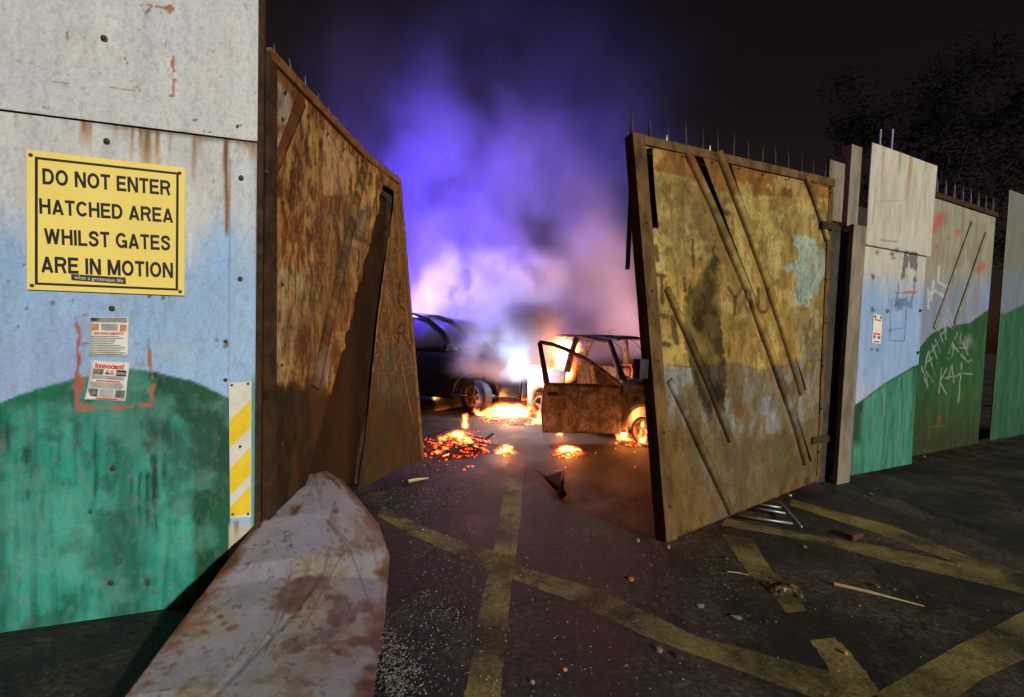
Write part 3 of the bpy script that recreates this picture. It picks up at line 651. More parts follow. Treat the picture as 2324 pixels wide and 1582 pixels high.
# --- left leaf, swung inwards
GL = Patch([(0, (-1.405, 2.80, .03), (-1.425, 2.79, 3.085)), (.60, (-1.34, 4.42, .05), (-1.375, 4.48, 3.085)), (1.0, (-.955, 5.30, .10), (-1.255, 5.22, 3.085))])
gl = thing('steel_gate', 'left gate leaf swung into the yard, streaked with brown rust, one diagonal panel torn out', 'gate', (-1.4, 2.8, 0))
L1 = ([420, 520, 640, 760, 880, 1000, 1110], [868, 846, 818, 786, 752, 716, 688])
L2 = ([420, 480, 640, 760, 880, 1000, 1110], [897, 893, 870, 855, 842, 828, 814])
def paint_gl(px, py, U, V):
    p = Paint(px.shape, (122, 90, 42), .70)
    n1 = fbm(U*2.2, V*1.6, 101); n2 = fbm(U*16, V*3.2, 102); n3 = fbm(U*40, V*40, 104, 3); ns = fbm(U*34, V*3, 105); nl = fbm(U*5, V*2.2, 106)
    p.over(sm(.40, .56, n2)*.85, (104, 62, 22)); p.over(sm(.48, .62, ns)*.7, (76, 44, 18)); p.over(sm(.5, .64, nl)*.8, (90, 52, 20))
    p.over(sm(.52, .66, fbm(U*11, V*5, 108))*.75, (148, 114, 58)); p.over(sm(.58, .68, fbm(U*18, V*7, 109))*.7, (60, 38, 20))
    p.over(sm(640, 720, px)*sm(400, 520, py)*sm(760, 700, py)*sm(.4, .6, n2)*.5, (150, 124, 78))
    s1 = fbm(U*34, V*8, 151, 6); s2 = fbm(U*30+9, V*7, 152, 6); s3 = fbm(U*8, V*2.4, 153, 6)
    p.over(sm(.50, .57, s1)*sm(.40, .5, s3)*.8, (152, 106, 48)); p.over(sm(.53, .62, s2)*.8, (60, 34, 16)); p.over(sm(.52, .58, s3)*sm(.4, .55, s2)*.8, (116, 58, 22)); p.over(sm(.56, .62, fbm(U*20, V*9, 154, 6))*.5, (164, 126, 68))
    # grey remains of paint, left foot of the top
    top = inpoly(px+(n2-.5)*10, py+(n3-.5)*8, [(608, 160), (664, 225), (640, 320), (606, 400)])
    p.over(top*.9, (172, 158, 138)); p.over(top*sm(14, 2, np.minimum(np.abs(px-607), np.abs(py-290))), (140, 98, 50))
    p.over(sm(14, 8, sdist(px, py, [(684, 226), (640, 330), (603, 420)])+(n2-.5)*8)*.9, (104, 56, 22))
    p.over(inpoly(px+(n2-.5)*16, py, [(615, 620), (660, 600), (690, 640), (650, 860), (610, 880)])*sm(.35, .6, ns)*.75, (150, 138, 98))
    p.over(inpoly(px+(n2-.5)*20, py+(n1-.5)*20, [(735, 290), (810, 360), (790, 440), (735, 440)])*.6, (168, 130, 84))
    # old mural letters, grey green
    p.over(inpoly(px+(n2-.5)*10, py+(n3-.5)*8, [(795, 470), (835, 480), (830, 530), (790, 620), (765, 600)])*.55, (92, 88, 56))
    p.over(sm(7, 3, sdist(px, py, [(820, 480), (800, 540), (835, 548)])+(n3-.5)*5)*.8, (74, 64, 42)); p.over(sm(6, 3, sdist(px, py, [(770, 600), (790, 560)])+(n3-.5)*5)*.8, (70, 64, 44))
    p.over(sm(10, 4, sdist(px, py, [(790, 545), (840, 570)])+(n3-.5)*6)*.7, (150, 116, 70))
    p.over(inpoly(px, py, [(745, 640), (800, 620), (780, 740), (720, 770)])*sm(.4, .6, n2)*.6, (140, 104, 60)); p.over(inpoly(px+(n3-.5)*6, py+(n2-.5)*14, [(722, 800), (752, 780), (742, 870), (715, 880)])*.6, (124, 118, 100))
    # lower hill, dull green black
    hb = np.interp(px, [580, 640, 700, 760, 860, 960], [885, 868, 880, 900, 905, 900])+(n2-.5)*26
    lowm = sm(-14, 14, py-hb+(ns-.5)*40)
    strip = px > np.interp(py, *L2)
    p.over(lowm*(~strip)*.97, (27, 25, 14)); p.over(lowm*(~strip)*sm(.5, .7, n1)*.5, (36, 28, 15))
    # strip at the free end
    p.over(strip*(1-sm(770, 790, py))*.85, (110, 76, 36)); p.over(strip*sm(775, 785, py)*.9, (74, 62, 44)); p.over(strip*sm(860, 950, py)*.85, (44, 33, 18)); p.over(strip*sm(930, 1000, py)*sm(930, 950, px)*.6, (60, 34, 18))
    p.over(strip*sm(.46, .62, ns)*.6, (70, 46, 22)); p.over(strip*sm(.5, .62, n2)*.5, (58, 40, 20)); p.over(sm(.54, .7, fbm(U*28, V*14, 144, 5))*.55, (58, 36, 16)); p.over(sm(.5, .62, fbm(U*3, V*1.4, 145, 5))*.5, (74, 46, 20))
    ink = (40, 28, 18)
    for s_ in ([(903, 775), (904, 740), (913, 735), (918, 748), (912, 757), (904, 757)], [(911, 757), (921, 778)], [(905, 640), (904, 690)], [(903, 690), (917, 705)], [(930, 740), (932, 775)]):
        p.over(sm(3.6, 1.8, sdist(px, py, s_)+(n3-.5)*1.5)*.85, ink)
    p.over(sm(.62, .74, fbm(U*70, V*50, 140, 3))*.25*(py < 850), (170, 134, 84)); p.over(sm(20, 6, py-np.interp(px, [600, 835, 905], [118, 360, 415])+(n2-.5)*10)*.7, (110, 62, 26))
    p.over(sm(1.8, .6, sdist(px, py, [(800, 400), (740, 290)]))*.6, (60, 40, 24))
    return p.out()
nu, nv = 330, 300
Ug, Vg = np.meshgrid(np.linspace(0, 1, nu), np.linspace(0, 1, nv))
Pg = GL.at(Ug, Vg); pxg, pyg = proj(Pg)
um = Ug*2.6; vm = Vg*3.05
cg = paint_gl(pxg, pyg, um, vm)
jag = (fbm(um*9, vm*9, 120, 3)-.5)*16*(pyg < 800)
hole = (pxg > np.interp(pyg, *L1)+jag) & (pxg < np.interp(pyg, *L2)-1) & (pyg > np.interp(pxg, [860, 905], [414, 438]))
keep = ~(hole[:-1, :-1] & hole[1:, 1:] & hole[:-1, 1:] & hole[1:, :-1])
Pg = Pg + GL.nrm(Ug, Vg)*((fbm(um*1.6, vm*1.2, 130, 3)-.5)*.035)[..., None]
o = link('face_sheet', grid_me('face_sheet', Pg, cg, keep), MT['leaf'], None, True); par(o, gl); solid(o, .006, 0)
Ub, Vb = np.meshgrid(np.linspace(.03, .985, 40), np.linspace(.02, .975, 30))
Pb = GL.at(Ub, Vb, -.06)
o = link('back_sheet', grid_me('back_sheet', Pb), MT['brownsheet'], None, True); par(o, gl); solid(o, .006, 0)
def edge_bar(pt, us, vs_, wd, ht, off, mat, name, parent):
    n = 14; mb = MB(); rows = []
    for i in range(n+1):
        u = us[0]+(us[1]-us[0])*i/n; v = vs_[0]+(vs_[1]-vs_[0])*i/n; u = np.array(u); v = np.array(v)
        P = pt.at(u, v); nn = pt.nrm(u, v)
        d = pt.at(np.clip(u+(us[1]-us[0])*.01, 0, 1), np.clip(v+(vs_[1]-vs_[0])*.01, 0, 1))-pt.at(np.clip(u-(us[1]-us[0])*.01, 0, 1), np.clip(v-(vs_[1]-vs_[0])*.01, 0, 1))
        d /= np.linalg.norm(d); t = np.cross(d, nn)
        rows.append([P-t*wd/2+nn*off, P-t*wd/2+nn*(off+ht), P+t*wd/2+nn*(off+ht), P+t*wd/2+nn*off])
    mb.loft(rows, True); vv = list(mb.bm.verts); mb.bm.faces.new(vv[:4]); mb.bm.faces.new(vv[-4:])
    return mb.build(name, MT[mat], parent)
edge_bar(GL, (0, 1), (1, 1), .06, .10, -.08, 'rust', 'top_rail', gl)
edge_bar(GL, (.997, .997), (0, 1), .05, .09, -.075, 'rust', 'end_post', gl)
edge_bar(GL, (.008, .008), (0, 1), .085, .06, -.04, 'darkrust', 'hinge_post', gl)
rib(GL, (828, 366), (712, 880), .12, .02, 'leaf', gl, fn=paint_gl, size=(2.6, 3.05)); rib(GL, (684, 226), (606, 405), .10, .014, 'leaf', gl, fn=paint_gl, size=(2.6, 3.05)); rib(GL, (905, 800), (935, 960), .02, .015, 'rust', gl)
rib(GL, (890, 446), (817, 1098), .05, .03, 'darkrust', gl, 'rib', -.05); rib(GL, (868, 432), (897, 452), .06, .01, 'soot', gl, 'torn_flange', -.045)
for (u_, v_) in [(.06+.88*k/8, .955) for k in range(9)]+[(.05, .1+.8*k/5) for k in range(6)]+[(.97, .1+.8*k/5) for k in range(6)]:
    bolt_mesh(GL.at(np.array(u_), np.array(v_), .012), GL.nrm(np.array(u_), np.array(v_)), .008, gl)
for k in range(15):
    u = .03+.94*k/14; spike(GL.at(np.array(u), np.array(1.0)), .11+random.uniform(-.03, .02), gl, 'postgrey' if k < 6 else 'darkrust', .0045, random.uniform(-.02, .02))

# --- right leaf, nearly shut but leaning out of true
GR = Patch([(0, (1.16, 3.47, .05), (.875, 3.885, 3.15)), (1.0, (3.24, 4.97, .10), (3.25, 5.06, 3.22))])
gr = thing('steel_gate', 'right gate leaf with peeling yellow and pale blue mural, leaning and still nearly shut', 'gate', (1.3, 3.5, 0))
FIGURE_SHADE = [(1618, 540), (1634, 592), (1636, 667), (1639, 743), (1648, 818), (1648, 900), (1640, 985), (1606, 985), (1582, 893), (1556, 818), (1549, 743), (1556, 667), (1581, 637), (1601, 600)]
def paint_gr(px, py, U, V):
    p = Paint(px.shape, (164, 142, 76), .86)
    n1 = fbm(U*2.2, V*1.8, 201); n2 = fbm(U*12, V*4, 202); n3 = fbm(U*42, V*42, 204, 3); ns = fbm(U*36, V*3, 205); nl = fbm(U*5, V*3.5, 206)
    p.over(sm(.45, .62, n2)*.5, (146, 118, 52)); p.over(sm(.5, .66, nl)*.5, (160, 136, 72)); p.over(sm(.53, .66, fbm(U*9, V*6, 207))*.45, (112, 86, 42))
    # orange yellow sun of the mural
    low = [(1514, 828), (1560, 833), (1657, 826), (1732, 841), (1792, 828), (1818, 805), (1838, 728), (1818, 695), (1800, 690), (1795, 610), (1700, 590), (1500, 620)]
    p.over(inpoly(px+(n2-.5)*8, py+(n2-.5)*8, low)*.6, (170, 134, 62))
    p.over(inpoly(px+(n2-.5)*50, py+(n1-.5)*50, [(1529, 400), (1590, 420), (1640, 520), (1640, 560), (1530, 540)])*.7, (120, 98, 58))
    # sky blue flakes
    bl = inpoly(px+(n2-.5)*34, py+(nl-.5)*34, [(1801, 532), (1850, 536), (1876, 590), (1868, 640), (1832, 696), (1797, 690), (1800, 612), (1775, 606), (1776, 598), (1806, 590)])
    p.over(bl*.85, (136, 158, 142)); p.over(bl*sm(.45, .6, n2)*.5, (150, 140, 90))
    # below the sun
    ly = np.interp(px, [1460, 1514, 1560, 1657, 1732, 1792, 1838, 1890], [826, 828, 833, 826, 841, 828, 790, 770])+(n3-.5)*6
    under = sm(-9, 12, py-ly+(ns-.5)*34)
    right = sm(1800, 1835, px+(n2-.5)*40)*sm(690, 720, py)
    p.over(np.maximum(under, right*.8)*.9, (104, 102, 84)); p.over(under*sm(.42, .58, fbm(U*14, V*7, 251, 6))*.7, (132, 138, 134)); p.over(under*sm(.46, .6, n2)*.6, (96, 76, 46)); p.over(right*sm(.5, .6, n2)*.7, (136, 132, 100))
    p.over(sm(3.4, 1.2, sdist(px, py, low[:7]))*.6, (104, 62, 34))
    p.over(sm(930, 1010, py+(n2-.5)*60)*.75, (94, 74, 40)); p.over(inpoly(px, py, [(1735, 900), (1775, 900), (1770, 985), (1738, 985)])*sm(.4, .5, n2+.08)*.6, (136, 140, 134))
    p.over(sm(0, 14, py-np.interp(px, [1700, 1755, 1788, 1849, 1890], [1010, 985, 958, 940, 938])+(n2-.5)*12)*(px > 1690)*sm(1690, 1760, px)*.6, (72, 74, 44))
    p.over(sm(24, 8, np.hypot(px-1690, (py-945)*.8)+(n2-.5)*28)*.7, (108, 70, 36)); p.over(sm(20, 8, np.hypot(px-1673, (py-925)*.8)+(n2-.5)*28)*.7, (104, 66, 34))
    p.over(sm(10, 90, py-850-(px-1500)*2.2)*sm(1640, 1600, px)*.75, (106, 80, 38))
    # rusty head band
    tb = np.interp(px, [1470, 1511, 1564, 1604, 1680, 1779, 1836, 1890], [378, 391, 402, 424, 444, 442, 446, 450])+(n2-.5)*9
    head = sm(5, -5, py-tb); p.over(head, (134, 86, 34)); p.over(head*sm(.5, .64, n2)*.7, (98, 56, 26)); p.over(head*sm(.55, .7, n1)*.6, (158, 96, 36)); p.over(sm(3, .5, np.abs(py-tb))*.5, (80, 70, 36))
    p.over(sm(1836, 1842, px+(py-400)*-.36)*(px > 1820)*.35, (170, 110, 50))
    # brown-red bare patches
    for x0, y0, r in ((1478, 440, 12), (1482, 500, 10), (1500, 530, 12), (1485, 535, 10), (1687, 548, 9), (1800, 545, 12), (1700, 570, 9), (1845, 490, 10), (1660, 460, 8), (1775, 480, 8), (1870, 700, 9)):
        p.over(sm(r, r*.3, np.hypot(px-x0, py-y0)+(n2-.5)*26)*.75, (124, 66, 36))
    p.over(sm(.5, .64, fbm(U*2.6, V*1.5, 241, 5))*.45, (104, 78, 38)); p.over(sm(.52, .64, fbm(U*7, V*3, 242, 5))*.45, (84, 60, 28)); p.over(sm(.56, .66, fbm(U*5, V*4, 243, 5))*(1-under)*.5, (176, 154, 90))
    # figure-shaped cast shadow put into the paint, then painted-out lettering
    dk = inpoly(px+(n2-.5)*12, py+(nl-.5)*14, FIGURE_SHADE).astype(float)
    dd = sdist(px, py, FIGURE_SHADE+[FIGURE_SHADE[0]]); soft = np.where(dk > 0, sm(-3, 7, dd+(n3-.5)*14+(n2-.5)*10), 0)*(.7+.3*sm(.38, .6, fbm(U*7, V*5, 261, 5)))   # ragged edge and mottling of the painted shadow
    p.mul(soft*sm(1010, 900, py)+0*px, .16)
    p.mul(sm(30, 6, sdist(px, py, [(1600, 860), (1660, 1040)]))*.7, .6)
    ink = (84, 64, 34)
    for s_, wd in (([(1652, 652), (1667, 676), (1667, 714)], 4), ([(1684, 652), (1669, 674)], 4), ([(1692, 660), (1688, 690), (1697, 708), (1706, 690), (1701, 660), (1693, 658)], 4), ([(1719, 655), (1719, 699), (1726, 709), (1736, 708), (1742, 698), (1742, 656)], 4),
                   ([(1474, 621), (1507, 627)], 5), ([(1499, 628), (1501, 688)], 4.5), ([(1570, 545), (1574, 607)], 3.4), ([(1552, 632), (1554, 660)], 5), ([(1496, 716), (1512, 719)], 6), ([(1498, 780), (1516, 783)], 7), ([(1526, 720), (1530, 760), (1534, 778)], 7), ([(1625, 478), (1650, 484)], 7), ([(1486, 560), (1490, 590)], 6)):
        p.over(sm(wd*1.2, wd*.6, sdist(px, py, s_)+(n3-.5)*2.5)*.85, (62, 46, 26))
    p.over(bl*.55, (140, 164, 150)); p.over(sm(.64, .74, fbm(U*80, V*60, 231, 3))*.2*(py < 850)*(1-soft), (176, 158, 104)); p.over(sm(.6, .72, fbm(U*40, V*20, 233))*.4*(1-soft), (84, 62, 34)); p.over(sm(.56, .7, fbm(U*26, V*12, 234, 5))*.45*(1-soft), (96, 72, 38))
    for a, b in (((1556, 345), (1826, 1050)), ((1626, 341), (1815, 893)), ((1509, 655), (1655, 1000)), ((1825, 402), (1874, 547))):
        p.over(sm(13, 3, sdist(px, py, [a, b])+(n2-.5)*14)*.55, (120, 84, 44))
    return p.out()
nu, nv = 320, 340
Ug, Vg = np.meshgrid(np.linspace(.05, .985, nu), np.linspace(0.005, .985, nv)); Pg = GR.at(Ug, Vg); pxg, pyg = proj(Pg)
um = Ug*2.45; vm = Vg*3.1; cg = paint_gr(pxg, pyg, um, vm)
def gap(px, py):
    t = np.clip((py-352)/(680-352), 0, 1); xc = 1561+t*(1698-1561)
    return (py > 350) & (py < 690) & (px > xc+9) & (px < xc+30-13*t)
def slit(a, b, w_=2.6, dx=13):
    return sdist(pxg, pyg, [(a[0]+dx, a[1]), (b[0]+dx, b[1])]) < w_
slits = slit((1690, 665), (1826, 1046)) | slit((1640, 372), (1812, 885)) | slit((1827, 408), (1874, 540), 1.2, 6) | slit((1512, 660), (1590, 830), 1.1, 8)
hole = slits | gap(pxg, pyg) | ((pxg < 1481+(pyg-335)*.075) & (pyg > 335) & (pyg < 520))
keep = ~((hole[:-1, :-1] & hole[1:, 1:] & hole[:-1, 1:] & hole[1:, :-1]) | slits[:-1, :-1])
Pg = Pg + GR.nrm(Ug, Vg)*((fbm(um*1.5, vm*1.1, 230, 3)-.5)*.04)[..., None]
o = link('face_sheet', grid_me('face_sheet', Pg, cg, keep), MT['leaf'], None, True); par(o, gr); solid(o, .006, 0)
Ub, Vb = np.meshgrid(np.linspace(.07, .985, 30), np.linspace(.02, .97, 30))
o = link('back_sheet', grid_me('back_sheet', GR.at(Ub, Vb, -.09)), MT['darkrust'], None, True); par(o, gr); solid(o, .006, 0)
edge_bar(GR, (.028, .028), (0, 1), .125, .10, -.085, 'gaterust', 'end_post', gr)
edge_bar(GR, (.045, 1), (.985, .985), .075, .15, -.13, 'gaterust', 'top_rail', gr)
edge_bar(GR, (.04, 1), (.012, .012), .07, .13, -.13, 'gaterust', 'bottom_rail', gr)
edge_bar(GR, (.985, .985), (.02, .97), .07, .13, -.12, 'gaterust', 'hinge_post', gr)
for a, b, wd in (((1556, 347), (1826, 1050), .03), ((1626, 343), (1815, 893), .032), ((1825, 402), (1874, 547), .02), ((1509, 655), (1655, 1000), .022), ((1514, 863), (1655, 1163), .024)):
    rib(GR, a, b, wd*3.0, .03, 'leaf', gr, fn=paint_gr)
rib(GR, (1636, 352), (1825, 402), .012, .012, 'rust', gr); rib(GR, (1836, 412), (1888, 428), .012, .012, 'rust', gr)
for (u_, v_) in [(.075+.9*k/7, .965) for k in range(8)]+[(.975, .1+.85*k/6) for k in range(7)]+[(.03, .08+.86*k/5) for k in range(6)]:
    bolt_mesh(GR.at(np.array(u_), np.array(v_), .022), GR.nrm(np.array(u_), np.array(v_)), .008, gr)
for z_ in (.14, .84):
    mb = MB(); c = GR.at(np.array(.985), np.array(z_), .03); mb.bar(c-np.array([.16, .09, 0]), c+np.array([.10, .05, 0]), .07, .012, GR.nrm(np.array(.9), np.array(z_))); mb.build('hinge_strap', MT['darkrust'], gr)
mb = MB(); c = GR.at(np.array(0.0), np.array(.405)); mb.box(c+np.array([-.055, .03, 0]), .12, .07, .15, (.8, .6, 0), (-.6, .8, 0)); mb.build('latch_box', MT['soot'], gr, bevel=.006)
mb = MB(); c = GR.at(np.array(0.0), np.array(.80)); mb.box(c+np.array([-.03, .09, 0]), .02, .03, .9, (.8, .6, 0), (-.6, .8, 0)); mb.build('slam_strip', MT['darkrust'], gr)
for k in range(14):
    u = .015+.95*k/13; spike(GR.at(np.array(u), np.array(.995), -.04), .22+random.uniform(-.04, .03), gr, 'soot', .014, random.uniform(-.02, .02))
for (x, y) in ((1508, 298), (1607, 338)):
    u, v = GR.find(x, y+8); mb = MB(); p0 = GR.at(np.array(u), np.array(.995), .01); mb.tube([p0, p0+np.array([.004, 0, .05])], [.012, .004], 6); mb.build('weld_stub', MT['white'], gr)

# ------------------------------------------------------------------ right gate post, hoardings
WR = Plane((3.62, 5.21), 63)
gp = thing('gate_post', 'grimy grey steel gate post between the right gate leaf and the blue panel', 'gate post', (3.7, 5.2, 0))
def wbox(pl, x0, x1, ytop, ybot, xref, off, dp, mat, name, parent, v0=None, v1=None):
    u0 = pl.uv(x0, xref)[0]; u1 = pl.uv(x1, xref)[0]
    vb = pl.uv((x0+x1)/2, ybot)[1] if v0 is None else v0; vt = pl.uv((x0+x1)/2, ytop)[1] if v1 is None else v1
    a = pl.at(np.array((u0+u1)/2), np.array((vb+vt)/2), off-dp/2)
    mb = MB(); mb.box(a, abs(u1-u0), dp, vt-vb, pl.d, pl.n); return mb.build(name, MT[mat], parent, bevel=.004)
wbox(WR, 1914, 1943, 508, 1097, 800, .02, .05, 'postgrey', 'lower_column', gp, v0=-.02)
wbox(WR, 1893, 1928, 362, 500, 430, -.06, .06, 'postgrey', 'upper_block', gp)
wbox(WR, 1888, 1916, 505, 1080, 800, -.10, .05, 'soot', 'gap_shade_slab', gp, v0=-.02)  # dark slab stands in for the shade of the open gap
wbox(WR, 1938, 1962, 325, 520, 430, -.05, .10, 'postgrey', 'upper_column', gp)
HR = ([1900, 1938, 2006, 2071, 2120], [940, 921, 870, 832, 812])
def paint_r1(px, py, U, V):
    p = Paint(px.shape, (194, 186, 164), .96)
    n1 = fbm(U*3, V*2, 301); n2 = fbm(U*10, V*5, 302); n3 = fbm(U*40, V*40, 304, 3); ns = fbm(U*26, V*1.6, 305)
    p.over(sm(.45, .65, ns)*.2, (180, 170, 144)); p.over(sm(.5, .7, n1)*.3, (204, 188, 176))
    sl = .22*(px-1950)
    up = py < 547+.165*(px-1945)
    for x0, ln in ((2003, 130), (2039, 60), (2067, 90), (2100, 30), (2063, 200)):
        d = np.abs(px-x0+(py-380)*.06); y0 = 322+.366*(px-1965)
        p.over(up*sm(5, 1, d)*sm(ln, ln*.2, py-y0)*.55, (150, 106, 52))
    p.over(up*sm(1.6, .5, np.minimum(sdist(px, py, [(1983, 460), (1980, 508)]), sdist(px, py, [(1983, 458), (2040, 455)])))*.4, (90, 80, 70))
    p.over(up*sm(3, 1, sdist(px, py, [(1998, 545), (2034, 549)]))*.6, (130, 90, 60))
    blue = sm(585, 690, py-sl*.4+(n2-.5)*60)*(~up); p.over(blue*.9, (134, 166, 202)); p.over(blue*sm(.5, .65, n1)*.5, (156, 172, 196)); p.over(blue*sm(850, 900, py)*sm(2010, 1970, px)*.4, (186, 170, 170))
    hb = np.interp(px, *HR)+(n3-.5)*4; hill = sm(-2, 3, py-hb); p.over(hill, (54, 126, 96)); p.over(hill*sm(.4, .6, fbm(U*22, V*2, 311))*.6, (72, 142, 114)); p.over(hill*sm(.52, .66, n2)*.5, (38, 110, 74))
    p.over(hill*sm(1964, 1948, px+(n2-.5)*20)*sm(1030, 990, py)*.9, (22, 56, 30)); p.over(hill*sm(8, 2, py-hb)*.8, (26, 72, 42)); p.over(sm(2066, 2074, px)*hill*.7, (20, 66, 40))
    for x0, y0, y1 in ((2000, 890, 960), (2020, 880, 910), (2004, 1050, 1080), (2046, 850, 900)):
        p.over(hill*sm(3, 1, np.abs(px-x0+(n2-.5)*6))*sm(y0, y0+10, py)*sm(y1, y1-20, py)*.7, (26, 60, 38))
    p.over(sm(.5, .68, fbm(U*18, V*3, 330, 5))*.2, (128, 120, 98)); p.over(hill*sm(.48, .64, fbm(U*28, V*1.4, 331, 5))*.5, (26, 84, 60))
    # dirty squares where notices were
    pk = inpoly(px+(n3-.5)*6, py+(n3-.5)*6, [(2052, 570), (2082, 572), (2080, 640), (2042, 640), (2048, 600)])
    p.over(pk*sm(.42, .55, n2+.25*sm(640, 580, py))*.85, (78, 76, 78)); p.over(inpoly(px, py, [(2040, 620), (2080, 620), (2070, 700), (2030, 690)])*sm(.52, .6, n2)*.7, (84, 110, 130)); p.over(sm(14, 5, np.hypot(px-2037, py-693)+(n3-.5)*14)*.8, (62, 90, 108)); p.over(inpoly(px+(n3-.5)*3, py, [(2052, 660), (2080, 660), (2079, 667), (2046, 667)])*.9, (170, 112, 56))
    for x0, y0, r in ((1955, 567, 4), (1990, 573, 5), (2024, 576, 6), (2034, 568, 6), (2026, 586, 5), (1982, 628, 7), (1946, 705, 5), (1980, 704, 7), (2014, 706, 6), (1977, 793, 4), (1990, 794, 4), (2018, 750, 4), (2082, 800, 3)):
        p.over(sm(r*1.3, r*.4, np.hypot(px-x0, py-y0)+(n3-.5)*r*1.6)*.8, (66, 72, 64))
    for s_ in ([(2022, 680), (2018, 770)], [(2016, 772), (2052, 774)], [(2056, 700), (2052, 774)], [(2018, 748), (2054, 744)], [(2028, 679), (2054, 681)], [(2026, 664), (2046, 664)]):
        p.over(sm(1.5, .5, sdist(px, py, s_))*.6, (70, 60, 76))
    p.over(sm(2, .6, sdist(px, py, [(2057, 715), (2054, 722), (2056, 726)]))*.9, (180, 80, 60))
    p.over(sm(1.6, .5, np.abs(px-1958+(py-560)*.052))*(~up)*.7, (60, 66, 70)); p.over((px < 1946-(py-812)*.06)*(py > 812)*(py < 1000)*(px > 1900)*.0, (40, 30, 20))
    p.over(sm(6, 2, np.abs(px-1936))*sm(805, 815, py)*sm(905, 895, py)*.85, (48, 38, 28))
    return p.out()
hr = thing('painted_hoarding', 'tall narrow panel right of the gate post, white above and blue over a teal hill', 'hoarding wall', (4.2, 5.5, 0))
ua = WR.uv(1941, 800)[0]; ub = WR.uv(2086, 800)[0]
vt = WR.uv(1965, 322)[1]; vm_ = WR.uv(1947, 547)[1]
wall_sheet(WR, 'lower_sheet', ua, ub, .06, vm_-.004, 0, paint_r1, MT['hoard'], hr, .012)
wall_sheet(WR, 'upper_sheet', ua+.012, ub+.045, vm_-.03, vt, .025, paint_r1, MT['hoard'], hr, .012)
for x, y in ((1955, 567), (1947, 705), (2082, 800), (2088, 705)):
    bolt_mesh(wpt(WR, x, y, .004), WR.n, .012, hr)
for x in (1995, 2022):
    a = dep(x, 345, 6.0); mb = MB(); mb.tube([a, a+np.array([0, 0, .27])], .012, 6); mb.build('wire_upright', MT['steel'], hr)
# leaflet
qq = [wpt(WR, *c, .008) for c in ((1978, 778), (1998, 781), (2002, 716), (1982, 712))]
pr = thing('poster', 'tall thin white leaflet with red headings on the blue panel right of the gate post', 'poster', tuple(qq[0]))
e = WR.n*.001; mb = MB(); mb.hexa([c-e for c in qq]+qq); mb.build('sheet', MT['paper'], pr)
for s0, s1, t0, t1, mt in ((.1, .28, .86, .97, 'photo'), (.74, .92, .86, .97, 'photo'), (.15, .85, .78, .83, 'red'), (.1, .9, .30, .36, 'red'), (.1, .38, .17, .27, 'photo'), (.62, .9, .17, .27, 'photo'), (.2, .8, .04, .09, 'red')):
    c = [bil(qq, *x)+WR.n*.001 for x in ((s0, t0), (s1, t0), (s1, t1), (s0, t1))]
    mb = MB(); mb.hexa(c+[k+WR.n*.0006 for k in c]); mb.build('print_block', MT[mt], pr)

